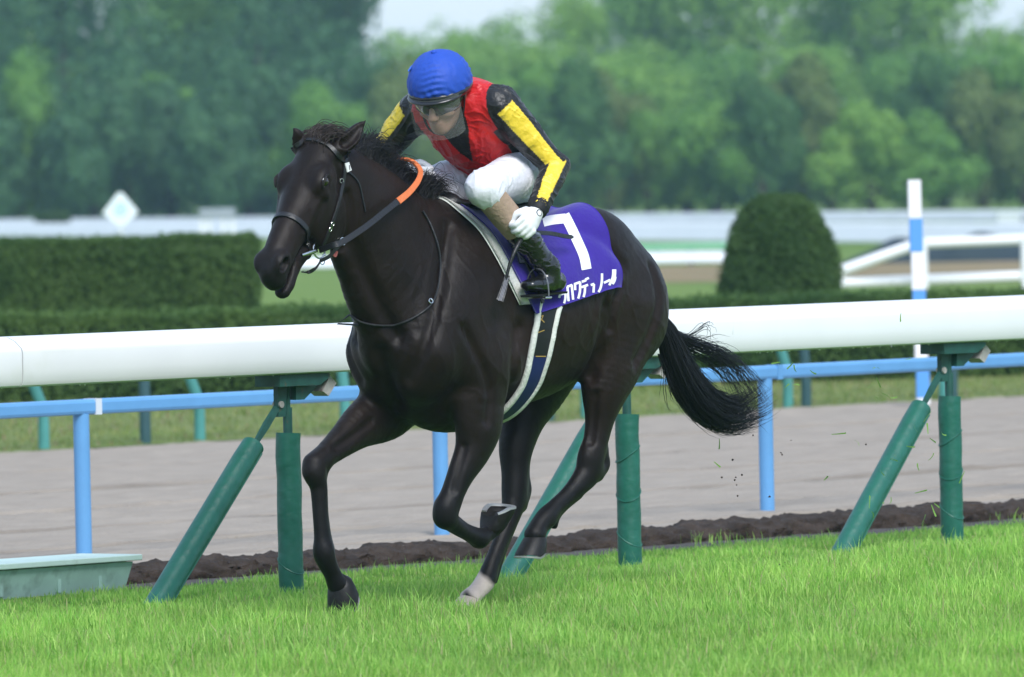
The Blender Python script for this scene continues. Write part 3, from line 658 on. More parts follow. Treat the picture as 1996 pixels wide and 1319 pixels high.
    leg([(868,1010,.135,.042,.036),(890,1027,.128,.032,.03),(912,1040,.12,.028,.028),(934,1049,.11,.04,.038)],k=.02)
    leg([(934,1049,.11,.036,.034),(950,1040,.108,.032,.03),(958,1030,.108,.038,.034)],k=.015)
    # left hind
    leg([(1200,600,.14,.12,.2),(1192,690,.15,.1,.165),(1178,760,.155,.078,.105),(1170,810,.15,.054,.068),(1162,855,.145,.044,.055),(1152,890,.14,.046,.06),(1147,918,.135,.046,.058),(1130,942,.13,.038,.046),(1108,965,.125,.032,.036),(1083,988,.122,.031,.034),(1066,1008,.12,.04,.042),(1052,1024,.12,.036,.038),(1043,1042,.12,.042,.042)],k=.04)
    leg([(1176,880,.14,.018,.02),(1178,905,.138,.022,.024),(1165,925,.135,.024,.026)],k=.03)   # point of hock
    # right hind
    leg([(1090,640,-.14,.12,.2),(1045,740,-.15,.1,.16),(1020,810,-.15,.08,.1),(1006,870,-.14,.062,.075),(1004,920,-.13,.05,.058),(1003,955,-.125,.048,.055),(1000,985,-.12,.042,.048),(990,1020,-.115,.032,.038),(972,1065,-.11,.028,.032),(958,1100,-.106,.03,.033),(946,1132,-.104,.037,.04),(930,1152,-.106,.035,.035),(915,1166,-.11,.042,.036)],k=.04)
    leg([(1022,930,-.13,.018,.02),(1025,955,-.126,.022,.024),(1015,985,-.12,.022,.026)],k=.03)
    # dock of tail
    S.chain([(V3(-.98,0,1.2),.05,.05),(V3(-1.06,0,1.13),.035,.035),(V3(-1.12,0,1.05),.022,.022)],k=.04)
    # tendons and joint bones
    def rod(pts,k=.012,sub=4): S.chain([(L(u,v,y),a,b) for u,v,y,a,b in pts],k=k,sub=sub)
    rod([(629,945,-.115,.014,.016),(633,1005,-.11,.013,.015),(638,1045,-.108,.015,.017),(643,1070,-.105,.018,.02)])       # right fore flexors
    rod([(606,900,-.13,.024,.018),(604,920,-.125,.022,.016)],.03); rod([(632,905,-.12,.016,.018),(630,925,-.12,.015,.014)],.03)
    rod([(1004,1010,-.115,.012,.014),(988,1055,-.11,.012,.013),(972,1100,-.106,.014,.015),(962,1130,-.104,.016,.018)])       # right hind
    rod([(1128,966,.13,.012,.014),(1102,988,.124,.012,.013),(1086,1006,.121,.014,.015),(1080,1024,.12,.014,.016)])           # left hind
    rod([(890,1010,.13,.012,.012),(908,1024,.122,.011,.011),(926,1034,.114,.013,.013)])                                        # left fore
    S.ell(L(864,992,.138),(.03,.036,.042),k=.03)
    rod([(1182,780,.15,.014,.018),(1180,830,.148,.009,.011),(1180,880,.142,.010,.012)],.012)                                   # hamstring tendon
    rod([(1038,840,-.14,.012,.014),(1030,890,-.135,.009,.011),(1026,940,-.13,.010,.012)],.012)
    # soft grooves between muscle groups, traced on the near side and mirrored
    def surf(u,v):
        d=ray(u,v);d=np.array([d@hf,d@hl,d@hz]);o=C-O;o=np.array([o@hf,o@hl,o@hz]);ts=np.arange(31.5,36.,h*.5)/np.linalg.norm(d)
        p=o+ts[:,None]*d;i=np.round((p-S.lo)/S.h).astype(int);ok=((i>=0)&(i<S.n)).all(1);f=np.full(len(ts),1.);f[ok]=S.f[tuple(i[ok].T)]
        j=np.argmax(f<0);return p[j] if f[j]<0 else None
    GR=[]
    def groove(px,r=.012,k=.045,mir=True):
        P=[surf(u,v) for u,v in px];P=[p for p in P if p is not None]
        if len(P)>1: GR.append((P,r,k,mir))
    groove([(1250,470),(1272,520),(1284,580),(1268,650),(1240,705)],.010,.04)      # hamstring line
    groove([(1186,600),(1176,650),(1160,700),(1152,730)],.016,.05)                 # stifle fold
    groove([(1205,560),(1198,600),(1190,640)],.008,.03)
    groove([(1010,640),(1002,720),(985,790)],.010,.05)                             # behind the triceps
    groove([(875,440),(862,520),(850,600),(825,680),(800,740)],.004,.05)           # front of the shoulder
    groove([(905,640),(935,700),(955,760),(950,820)],.005,.04)                     # triceps / arm
    groove([(676,380),(683,420),(680,455),(664,485)],.010,.03); groove([(632,395),(618,425),(602,452)],.006,.03); groove([(655,320),(662,345),(660,370)],.006,.025)
    groove([(690,480),(715,540),(745,600),(775,655)],.012,.05)                     # jugular groove
    groove([(742,690),(752,740),(775,790)],.014,.06,False)                         # breast midline
    groove([(1120,450),(1170,470),(1215,520)],.008,.05)
    groove([(905,870),(893,920),(886,955)],.006,.025); groove([(1160,770),(1156,820),(1152,860)],.007,.03)
    groove([(725,820),(690,848),(655,872)],.007,.03,False)
    for P,r,k,mir in GR:
        for sg in ((1,-1) if mir else (1,)):
            S.chain([(p*np.array([1,sg,1]),r,r) for p in P],k=k,op='sub',sub=3)
    return S,dict(hd=hd,R=R,ax=ax,lat=lat,fn=fn,p0=p0)

def vp(*a): return np.array(a,float)
def jpts():
    J={}
    J['hipL']=vp(-.19,.10,1.665);J['hipR']=vp(-.19,-.10,1.665)
    J['kneeL']=L(942,366,.245);J['kneeR']=vp(.2,-.24,1.58)
    J['ankL']=L(1070,524,.315);J['ankR']=vp(-.04,-.30,1.29)
    J['heelL']=L(1087,550,.305);J['toeL']=L(1030,556,.315);J['heelR']=vp(-.13,-.3,1.22);J['toeR']=vp(.1,-.31,1.235)
    J['shL']=L(972,202,.18);J['shR']=L(812,215,-.17)
    J['elL']=L(1083,326,.31);J['wrL']=L(1048,408,.36)
    J['elR']=vp(.15,-.36,1.74);J['wrR']=vp(.21,-.2,1.675);J['haR']=vp(.215,-.12,1.66)
    J['haL']=L(1020,448,.365)
    J['neck']=vp(.11,.015,1.955);J['head']=L(859,176,.02)
    y=np.radians(18);p=np.radians(-25)
    J['hf']=vp(np.cos(y)*np.cos(p),np.sin(y)*np.cos(p),np.sin(p));J['hl']=vp(-np.sin(y),np.cos(y),0);J['hu']=np.cross(J['hf'],J['hl'])
    return J
def torso(S,J,g,k=.03,hem=False):
    lat=J['shL']-J['shR']
    S.chain([(vp(-.26,0,1.67),.15+g,.105+g),(vp(-.17,0,1.725),.145+g,.105+g),(vp(-.06,.005,1.785),.15+g,.125+g),(vp(.045,.01,1.855),.165+g,.12+g),(vp(.10,.015,1.92),.13+g,.075+g)],k=k,lat=lat)
    S.chain([(J['shL']*.88+J['shR']*.12,.06+g,.06+g),(J['neck'],.07+g,.065+g),(J['shR']*.88+J['shL']*.12,.06+g,.06+g)],k=.05,lat=(1,0,0))
def arm(S,J,s,g,upto=1.,k=.03,w=0.):
    sh,el,wr=J['sh'+s],J['el'+s],J['wr'+s]
    S.chain([(sh,.062+g,.066+g),(sh*.6+el*.4,.053+g+w,.055+g+w),(sh*.2+el*.8,.045+g,.046+g),(el,.043+g,.043+g)],k=k,lat=(1,0,0))
    S.chain([(el,.043+g,.043+g),(el*.65+wr*.35,.042+g,.042+g),(el*(1-upto)+wr*upto,.03+g,.03+g)],k=.015,lat=(1,0,0))
def leg(S,J,s,g,a=0,b=2,k=.03):
    h,kn,an=J['hip'+s],J['knee'+s],J['ank'+s]
    if a==0:
        S.ell(h+vp(-.04,0,.0),(.12+g,.09+g,.105+g),k=.04)
        S.chain([(h,.09+g,.098+g),(h*.6+kn*.4,.08+g,.085+g),(h*.2+kn*.8,.064+g,.066+g),(kn,.058+g,.058+g)],k=k,lat=(0,1,0))
    S.chain([(kn,.056+g,.056+g),(kn*.65+an*.35,.055+g,.056+g),(kn*.3+an*.7,.044+g,.046+g),(an,.034+g,.037+g)] if b>=1 else [(kn,.056+g,.056+g),(kn*.93+an*.07,.054+g,.054+g)],k=.02,lat=(0,1,0))
HS=1.12
def headg(S,J,g=0):
    c,f,l,u=J['head'],J['hf'],J['hl'],J['hu'];R=np.array([f,l,u]);q=HS
    p=lambda a,b,d:c+f*a*q+l*b*q+u*d*q
    E=lambda c,r,k:S.ell(c,np.array(r)*q,R,k=k)
    E(p(-.01,0,.0),(.095,.076,.1),.02)
    E(p(.018,0,-.068),(.068,.055,.072),.03)
    E(p(.062,0,-.112),(.026,.026,.02),.03)       # chin
    S.chain([(p(.09,0,-.015),.009*q,.01*q),(p(.106,0,-.04),.011*q,.011*q),(p(.112,0,-.055),.015*q,.011*q)],k=.012,lat=l)
    for s in(1,-1):
        E(p(.06,s*.035,-.05),(.028,.028,.02),.02)      # cheekbone
        E(p(.1,s*.011,-.058),(.01,.008,.008),.008)     # nostril wing
        E(p(-.015,s*.08,-.035),(.016,.008,.032),.008)   # ear
        E(p(.082,s*.032,-.012),(.012,.016,.008),.008)   # eyelid
    E(p(.084,0,-.083),(.011,.02,.006),.012); E(p(.08,0,-.096),(.012,.018,.007),.014)
    S.chain([(J['neck'],.06,.06),(p(-.03,0,-.08),.055,.055)],k=.03,sub=1)
def fist(S,J,s,g=0):
    wr,ha=J['wr'+s],J['ha'+s]
    d=ha-wr;d/=np.linalg.norm(d)
    out=vp(.2,1 if s=='L' else -1,.15);out-=d*(out@d);out/=np.linalg.norm(out)   # back of the hand
    w=np.cross(d,out) # across knuckles
    if w[0]<0:w=-w
    R=np.array([d,w,out])
    S.chain([(wr,.028+g,.028+g),(wr+d*.03,.03+g,.026+g)],k=.015,sub=1)
    S.ell(wr+d*.065,(.05+g,.042+g,.022+g),R,k=.02)
    kn=[]
    for i,a in enumerate((.033,.011,-.011,-.032)):
        l=(.9,1.,.95,.8)[i]
        b=wr+d*(.1-.004*abs(i-1))+w*a+out*.006
        m=b+d*.03*l-out*.018
        e=m-d*.004-out*.03*l
        t=e-d*.026*l-out*.004
        S.chain([(b,.0115+g,.0115+g),(m,.0105+g,.0105+g),(e,.0098+g,.0098+g),(t,.009+g,.009+g)],k=.005,sub=3,lat=w)
    # thumb from the side of the palm, closing over the fingers
    b=wr+d*.045+w*.036-out*.004;m=b+d*.03+w*.014-out*.02;t=m+d*.024-w*.012-out*.02
    S.chain([(b,.014+g,.014+g),(m,.012+g,.012+g),(t,.0095+g,.0095+g)],k=.008,sub=4,lat=out)
    grip=wr+d*.108-out*.03
    return grip,w,d,out
def grid(h): return SDF((-.48,-.52,1.1),(.42,.5,2.22),h)
# ------------------------------------------------------------------ horse objects
HRZ = math.radians(230)
def local_root(name, p, label, cat, group=None):
    e = empty(name, tuple(W(np.array(p, float))), HRZ); e['_off'] = [float(q) for q in p]
    thing(e, label, cat, group); return e
def off(e): return np.array(e['_off'])
def part(name, V, Q, m, root, smooth=True, colors=None, parent=None):
    V = np.asarray(V, float)-off(root); return obj(name, V, Q, m, parent or root, smooth, colors)
def mpart(mb, name, m, root, smooth=True, parent=None):
    mb.V = [tuple(np.array(p)-off(root)) for p in mb.V]; return mb.build(name, m, parent or root, smooth)
horse = local_root('race_horse', (0, 0, 0), 'dark brown, almost black galloping horse with one white hind foot', 'horse')
S, hi = build_horse(.0065); HV, HQ = S.mesh(); HV = smooth(HV, HQ, 2); del S
vm = np.clip((HV[:, 2]-.55)/.3, .25, 1)*np.clip((1.45-HV[:, 2])/.15, .25, 1)
HV = HV+vnorm(HV, HQ)*((.0026*ridges(HV, .13, 3, 4)+.0014*ridges(HV, .06, 9, 4))*vm)[:, None]
fk = np.exp(-(((HV-np.array([-.42, .2, 1.12]))/np.array([.12, .12, .11]))**2).sum(1))+np.exp(-(((HV-np.array([-.42, -.2, 1.12]))/np.array([.12, .12, .11]))**2).sum(1))
HV = HV+vnorm(HV, HQ)*(.004*fk*np.sin(HV[:, 0]*95+HV[:, 2]*62+2*np.sin(HV[:, 2]*20)))[:, None]
hd, hR, hax, hlat, hfn = hi['hd'], hi['R'], hi['ax'], hi['lat'], hi['fn']
# coat colours: dark bay body, blacker legs and muzzle, white right hind pastern
colr = np.tile(np.array([.0105, .0062, .0048]), (len(HV), 1))
def w_(d, a, b): return np.clip((b-d)/(b-a), 0, 1)[:, None]
nz = np.sin(HV[:, 0]*7+1)*np.sin(HV[:, 2]*6+HV[:, 1]*5)*.5+.5
colr = colr*(.85+.4*nz[:, None])
fl = w_(np.linalg.norm((HV-np.array([-.3, .25, 1.0]))*[.6, 1, 1], axis=1), .05, .4); colr = colr*(1-fl*.0)+fl*np.array([.006, .0033, .002])
mz = w_(np.linalg.norm(HV-hd(.58, -.08), axis=1), .05, .14); colr = colr*(1-mz)+mz*np.array([.010, .0085, .009])
lg = w_(HV[:, 2], .45, .75); colr = colr*(1-lg)+lg*np.array([.0065, .0055, .006])
rh = L(930, 1152, -.106); sk = w_(np.linalg.norm((HV-rh)*[1, 1, 1], axis=1)+.012*np.sin(HV[:, 1]*90+HV[:, 2]*70), .06, .085)
sk = sk*((HV[:, 1] < -.03)[:, None]); colr = colr*(1-sk)+sk*np.array([.56, .47, .42])
nst = w_(np.minimum(np.linalg.norm(HV-hd(.55, -.045, .05), axis=1), np.linalg.norm(HV-hd(.55, -.045, -.05), axis=1)), .012, .024); colr = colr*(1-nst)+nst*np.array([.004, .003, .003])  # nostril hollows: inner shade painted into the colour as black
# M_coat
M_coat = mat('horse_coat', (0, 0, 0), .42, .19, attr=True, bump=.14, bscale=120, sheen=.02, var=.25, vscale=9)
def hair_bump(m, sc=(420, 420, 90), st=.25):
    t = m.node_tree; N = t.nodes; tc = N.new('ShaderNodeTexCoord'); mp = N.new('ShaderNodeMapping'); mp.inputs['Scale'].default_value = sc; mp.inputs['Rotation'].default_value = (.3, .5, 0)
    n = N.new('ShaderNodeTexNoise'); n.inputs['Scale'].default_value = 1; n.inputs['Detail'].default_value = 3; t.links.new(tc.outputs['Object'], mp.inputs[0]); t.links.new(mp.outputs[0], n.inputs[0])
    b = N.new('ShaderNodeBump'); b.inputs['Strength'].default_value = st; b.inputs['Distance'].default_value = .004; t.links.new(n.outputs[0], b.inputs['Height'])
    n2 = N.new('ShaderNodeTexNoise'); n2.inputs['Scale'].default_value = 26; n2.inputs['Detail'].default_value = 4; t.links.new(tc.outputs['Object'], n2.inputs[0])
    b2 = N.new('ShaderNodeBump'); b2.inputs['Strength'].default_value = .2; b2.inputs['Distance'].default_value = .012; t.links.new(n2.outputs[0], b2.inputs['Height']); t.links.new(b.outputs[0], b2.inputs['Normal'])
    t.links.new(b2.outputs[0], N['Principled BSDF'].inputs['Normal'])
    mr = N.new('ShaderNodeMapRange'); mr.inputs[3].default_value = .34; mr.inputs[4].default_value = .58; t.links.new(n2.outputs[0], mr.inputs[0]); t.links.new(mr.outputs[0], N['Principled BSDF'].inputs['Roughness'])
hair_bump(M_coat)
body = part('body', HV, HQ, M_coat, horse, True, colr)
HB = BVHTree.FromPolygons(HV.tolist(), HQ.tolist())
toL = lambda d: np.array([d@hf, d@hl, d@hz])
def hit(u, v, o=.004, bvh=None):
    r = (bvh or HB).ray_cast(Vector(toL(C-O)), Vector(toL(ray(u, v))).normalized())
    if r[0] is None: return None
    nn = np.array(r[1]); nn = nn if nn@toL(ray(u, v)) < 0 else -nn
    return np.array(r[0])+nn*o, nn
def hits(pts, o=.004, n=5, bvh=None):
    q = spline([(*p, 0) for p in pts], n); P = []; N = []
    for u, v, _ in q:
        h_ = hit(u, v, o, bvh)
        if h_: P.append(h_[0]); N.append(h_[1])
    P = np.array(P); N = np.array(N)
    if len(P) > 4:
        for _ in range(2): P[1:-1] = .5*P[1:-1]+.25*(P[:-2]+P[2:]); N[1:-1] = .5*N[1:-1]+.25*(N[:-2]+N[2:])
    return P, N
def cast_to(c, d, R=1.2, o=.004, bvh=None):
    d = np.array(d, float); d /= np.linalg.norm(d); s = np.array(c, float)+d*R
    r = (bvh or HB).ray_cast(Vector(s), Vector(-d))
    if r[0] is None: return np.array(c)+d*.1, d
    return np.array(r[0])+np.array(r[1])*o, np.array(r[1])
# hooves
M_hoof = mat('hoof_horn', (.006, .0055, .0055), .5, .3, c2=(.014, .012, .012), vscale=20, bump=.1, bscale=60); M_hoofw = mat('pale_hoof_horn', (.42, .33, .27), .5, .4, c2=(.5, .42, .36), vscale=20)
M_shoe = mat('horseshoe_metal', (.4, .4, .4), .5, .4, metal=.7); M_sole = mat('hoof_sole', (.03, .024, .02), .8, .2, var=.3)
def hoof(c, D, T, m, sc=1., shoe=True):
    c = np.array(c, float); D = np.array(D, float); D /= np.linalg.norm(D); T = np.array(T, float); T -= D*(T@D); T /= np.linalg.norm(T); Y = np.cross(D, T)
    n = 28; V = []; st = ((-.018, .022, .024, -.008), (0, .038, .039, -.004), (.012, .046, .045, 0), (.04, .053, .05, .012), (.07, .06, .056, .024), (.078, .0605, .0565, .026), (.076, .046, .042, .024), (.066, .02, .018, .016))
    for s, a, b, sh in st:
        for k in range(n):
            w = 2*math.pi*k/n; cx = math.cos(w); sy = math.sin(w); x = a*cx
            if cx < -.6 and s > .035: x = -a*(.72+.2*(1-((sy)/.8)**2)*.6)        # flatter heels
            ds = s*(1-.33*max(0, -cx)) if s > 0 else s
            V.append(c+(D*ds+T*(x+sh)+Y*b*sy)*sc)
    Fc = [(i*n+k, i*n+(k+1) % n, (i+1)*n+(k+1) % n, (i+1)*n+k) for i in range(len(st)-1) for k in range(n)]+[tuple((len(st)-1)*n+k for k in range(n))]
    o = part('hoof', V, [f[::-1] for f in Fc], m, horse)
    o.data.set_sharp_from_angle(angle=math.radians(45))
    if shoe:
        P = []
        for w in np.linspace(-2.35, 2.35, 25):
            cx = math.cos(w); P.append(c+(D*(.081*(1-.33*max(0, -cx)))+T*(.054*cx+.026)+Y*.05*math.sin(w))*sc)
        mb = MB(); mb.ribbon(P, [D]*25, .018*sc, .007); s = mpart(mb, 'horseshoe', M_shoe, horse, False, o)
    return o
fr = lambda a, b: (lambda d: d/np.linalg.norm(d))(np.array(b)-np.array(a))
hoof(L(660, 1137, -.105), (-.58, 0, -.82), (.82, 0, -.58), M_hoof, 1.14)
hoof(L(960, 1034, .108), (.02, .12, 1.), (-1, 0.1, .02), M_hoof, 1.08)
hoof(L(1043, 1045, .12), (.12, 0, -1), (1, 0, -.12), M_hoof)
hoof(L(914, 1164, -.11), (.25, 0, -1), (1, 0, .12), M_hoofw)
# eyes
M_eye = mat('eye', (.012, .007, .005), .05, .7, coat=1.); M_lid = mat('eyelid', (.012, .009, .008), .5, .4)
for s in (1, -1):
    c = hd(.178, -.036, s*.092); bm = bmesh.new(); bmesh.ops.create_uvsphere(bm, u_segments=20, v_segments=12, radius=.022)
    me = MB().add([np.array(v.co)*[1, 1, 1]+c for v in bm.verts], [[v.index for v in f.verts] for f in bm.faces]); bm.free()
    mpart(me, 'eye', M_eye, horse)
    mb = MB(); mb.tube([hd(.178+.027*math.cos(a), -.036+.017*math.sin(a), s*(.1115-.008*abs(math.cos(a)))) for a in np.linspace(.0, 3.14, 12)], .0055, 6); mpart(mb, 'eyelid', M_lid, horse)
# ---- hair strands as tapered three-sided tubes
def strands(PS, r0, name, m, root):
    PS = np.asarray(PS)   # n, k, 3
    n, k, _ = PS.shape; t = np.gradient(PS, axis=1); t /= np.linalg.norm(t, axis=2)[..., None]+1e-9
    ref = np.array([.3, .5, .8]); a = np.cross(t, ref); a /= np.linalg.norm(a, axis=2)[..., None]+1e-9; b = np.cross(t, a)
    prof = np.sqrt(np.clip(1-np.linspace(0, 1, k)**2.2, .02, 1))
    r = (np.asarray(r0).reshape(-1, 1)*prof[None])[..., None]
    V = np.stack([PS+r*(math.cos(w)*a+math.sin(w)*b) for w in (0, 2.094, 4.189)], 2)  # n,k,3,3
    I = np.arange(n*k*3).reshape(n, k, 3); Q = []
    for j in range(3): Q.append(np.stack([I[:, :-1, j], I[:, :-1, (j+1) % 3], I[:, 1:, (j+1) % 3], I[:, 1:, j]], -1).reshape(-1, 4))
    return part(name, V.reshape(-1, 3), np.vstack(Q), m, root)
M_hair = mat('horse_hair_black', (.0065, .006, .0075), .45, .4); M_hairb = mat('forelock_hair', (.02, .012, .009), .42, .45)
def bundle(path, rad, n, k=16, jit=.006, clump=24, lenj=(.75, 1.), squash=(1, 1, 1)):
    path = spline(path, 12); m = len(path); s = np.linspace(0, 1, m); cl = rng.standard_normal((clump, 3)); PS = []
    for i in range(n):
        c = cl[i % clump]*.75+.35*rng.standard_normal(3); c /= max(1., np.linalg.norm(c)); c = c*squash
        e = rng.uniform(*lenj); ss = np.linspace(0, e, k)
        base = np.stack([np.interp(ss, s, path[:, q]) for q in range(3)], 1)
        R = np.interp(ss, np.linspace(0, 1, len(rad)), rad)[:, None]
        wob = jit*np.cumsum(rng.standard_normal((k, 3)), 0)*np.linspace(0, 1, k)[:, None]*.35
        PS.append(base+c*R+wob)
    return PS
tailp = [L(1284, 618, 0), L(1300, 650, 0), L(1318, 700, 0), L(1342, 750, 0), L(1376, 790, 0), L(1418, 808, .0), L(1454, 800, .0), L(1484, 776, .0)]
PS = bundle(tailp, [.026, .044, .058, .07, .075, .075, .075, .09], 1900, 20, .008, 70, (.5, 1.), (1, .8, 1))
PS += bundle([L(1290, 640, 0), L(1330, 668, 0), L(1380, 690, 0), L(1425, 720, 0), L(1455, 765, 0), L(1476, 790, 0)], [.02, .035, .04, .05, .055, .05], 170, 20, .014, 24, (.55, 1.))
for p in ([(1300, 640), (1340, 655), (1370, 637), (1380, 640), (1378, 650), (1360, 655)], [(1310, 650), (1350, 665), (1390, 658), (1405, 662)], [(1320, 660), (1370, 668), (1410, 678), (1440, 710), (1455, 740)], [(1284, 690), (1298, 730), (1305, 780), (1325, 805)], [(1296, 700), (1310, 745), (1330, 790), (1360, 825), (1390, 836)], [(1330, 668), (1380, 676), (1425, 700), (1440, 730)], [(1325, 655), (1365, 660), (1400, 675)]):
    PS += bundle([L(u, v, .0) for u, v in p], [.004, .012, .024, .034], 8, 20, .008, 8, (.6, 1.))
strands(PS, rng.uniform(.0008, .0017, len(PS)), 'tail', M_hair, horse)
# mane
PS = []
crest = spline([L(690, 296, .008), L(722, 308, .005), L(760, 334, 0), L(800, 362, 0), L(845, 394, 0)], 20)
for i in range(3600):
    f = rng.random(); base = crest[int(f*(len(crest)-1))]; h_ = HB.ray_cast(Vector((base[0], base[1]+rng.normal(0, .014), base[2]+.3)), Vector((0, 0, -1)))
    if h_[0] is None: continue
    p = np.array(h_[0])-np.array([0, 0, .006]); ln = rng.uniform(.10, .24)*(.75+.5*math.sin(f*9)**2); d = np.array([-.55+rng.normal(0, .22), -.25+rng.normal(0, .22), .75+rng.normal(0, .18)]); g = np.array([-.75, -.55, -.75]); k = 12
    if rng.random() < .3: g = np.array([-.6, .25, -.65]); ln *= .7
    P = [p]; cj = math.sin(int(f*26)*12.9)*.35
    for j in range(k-1):
        q = j/(k-1); dd = d*(1-q)+g*q+np.array([cj*.5, cj*.3, cj*.3])*(1-q); dd /= np.linalg.norm(dd); P.append(P[-1]+dd*ln/(k-1)+rng.normal(0, .0012, 3))
    PS.append(P)
strands(PS, rng.uniform(.0007, .0014, len(PS)), 'mane', M_hair, horse)
# forelock: gathered between the ears, swept back
PS = []
for i in range(480):
    p = hd(.012+rng.normal(0, .012), -.012+rng.normal(0, .006), rng.normal(0, .026)); k = 12; ln = rng.uniform(.09, .15); P = [p]; d = hfn*.35-hax*.9+hlat*rng.normal(.1, .22); g = -hfn*.95+hlat*(.5+rng.normal(0, .2))+hax*.1
    for j in range(k-1):
        q = (j/(k-1))**.8; dd = d*(1-q)+g*q; dd /= np.linalg.norm(dd); P.append(P[-1]+dd*ln/(k-1)+rng.normal(0, .001, 3))
    PS.append(P)
strands(PS, rng.uniform(.0012, .0022, len(PS)), 'forelock', M_hairb, horse)
# ------------------------------------------------------------------ tack
M_leather = mat('black_leather', (.012, .012, .014), .4, .5, bump=.15, bscale=80); M_steel = mat('bit_steel', (.7, .7, .7), .22, .5, metal=1.)
M_tag = mat('white_tag', (.75, .75, .74), .5); M_ink = mat('dark_print', (.08, .08, .1), .6); M_pink = mat('pink_strap', (.6, .16, .16), .6)
br = local_root('bridle', hd(.25, -.08), 'black leather racing bridle with steel bit rings on the horse\'s head', 'bridle')
def loop(c, axis, a0, a1, n, o=.003, start=hfn):
    axis = np.array(axis)/np.linalg.norm(axis); a = np.array(start)-axis*(np.array(start)@axis); a /= np.linalg.norm(a); b = np.cross(axis, a); P = []; N = []
    for w in np.linspace(a0, a1, n):
        p, nn = cast_to(c, math.cos(w)*a+math.sin(w)*b, .4, o); P.append(p); N.append(math.cos(w)*a+math.sin(w)*b)
    P = np.array(P); N = np.array(N)
    for _ in range(3): P[1:-1] = .5*P[1:-1]+.25*(P[:-2]+P[2:])
    return P, N
# noseband
P, N = loop(hd(.365, -.095), hax+hfn*.1, -math.pi, math.pi, 60, .003); mb = MB(); mb.ribbon(P, N, .022, .005); mpart(mb, 'noseband', M_leather, br)
P, N = hits([(577, 284), (592, 275), (612, 273), (634, 281), (652, 294), (668, 312)], .004); mb = MB(); mb.ribbon(P, N, .017, .005); mpart(mb, 'browband', M_leather, br)
P, N = hits([(680, 292), (674, 306), (670, 325), (668, 350), (660, 385), (652, 415), (640, 448), (629, 476)], .004); mb = MB(); mb.ribbon(P, N, .015, .005); ck = mpart(mb, 'cheekpiece', M_leather, br)
for u, v in ((664, 352), (645, 436), (641, 446)):
    h_ = hit(u, v, .008)
    if h_: mb = MB(); mb.torus(h_[0], .008, .0018, h_[1], 14, 6); mpart(mb, 'buckle', M_steel, br, True, ck)
P, N = hits([(672, 330), (690, 345), (700, 362), (706, 390), (711, 412)], .004); mb = MB(); mb.ribbon(P, N, .006, .003); mpart(mb, 'throat_strap', M_leather, br)
# right cheekpiece (far side)
P = []; N = []
for s, n_ in zip(np.linspace(.06, .5, 14), np.linspace(-.1, -.12, 14)):
    p, nn = cast_to(hd(s, n_), -hlat, .4, .004); P.append(p); N.append(nn)
mb = MB(); mb.ribbon(P, N, .015, .005); mpart(mb, 'cheekpiece', M_leather, br)
P, N = hits([(672, 318), (674, 325), (677, 334)], .009, 4); mb = MB(); mb.ribbon(P, N, .026, .004); tg = mpart(mb, 'number_tag', M_tag, br)
h_ = hit(676, 327, .0145)
if h_:
    c, nn = h_; a = np.array([0, 0, 1.])-nn*nn[2]; a /= np.linalg.norm(a); mb = MB(); mb.ribbon([c-a*.009, c, c+a*.009], [nn]*3, .004, .0008); mpart(mb, 'printed_digit', M_ink, br, False, tg)
# bit: rings and cheek bar
ringc = {}
for s, nm in ((1, 'L'), (-1, 'R')):
    c = hd(.455, -.155, s*.062) if s < 0 else hit(622, 481, .012)[0]; ringc[nm] = c
    mb = MB(); mb.torus(c, .031, .0036, hlat*s+hfn*.25, 28, 8); rg = mpart(mb, 'bit_ring', M_steel, br)
cL = ringc['L']; cR = ringc['R']
a = L(588, 497, cL[1]+.012); b = L(614, 489, cL[1]+.014); mb = MB(); mb.tube([a, a*.5+b*.5, b], [.006, .0085, .0075], 10); mpart(mb, 'bit_bar', M_steel, br)
mb = MB(); mb.tube([b, b*.5+cL*.5, cR*.5+cL*.5-hfn*.02, cR], [.006]*4, 8); mpart(mb, 'bit_mouthpiece', M_steel, br)
yb = cL[1]+.006
for u, v, r in ((628, 509, .012), (632, 500, .009), (668, 470, .014)):
    mb = MB(); mb.torus(L(u, v, yb), r, .0025, hlat+hfn*.3, 18, 6); mpart(mb, 'strap_ring', M_steel, br)
P = spline([L(588, 531, .01), L(600, 531, .03), L(614, 522, .05), L(624, 508, yb)], 6); mb = MB(); mb.ribbon(P, [hlat*.8-hax*.5]*len(P), .014, .005); mpart(mb, 'chin_strap', M_leather, br)
P = spline([L(624, 508, yb), L(640, 500, yb+.002), L(652, 487, yb), L(667, 472, yb)], 6); mb = MB(); mb.ribbon(P, [hlat]*len(P), .014, .005); mpart(mb, 'lower_strap', M_leather, br)
P = spline([L(648, 494, yb-.02), L(653, 498, yb-.022), L(656, 489, yb-.02)], 4); mb = MB(); mb.ribbon(P, [hlat]*len(P), .012, .004); mpart(mb, 'pink_tab', M_pink, br)
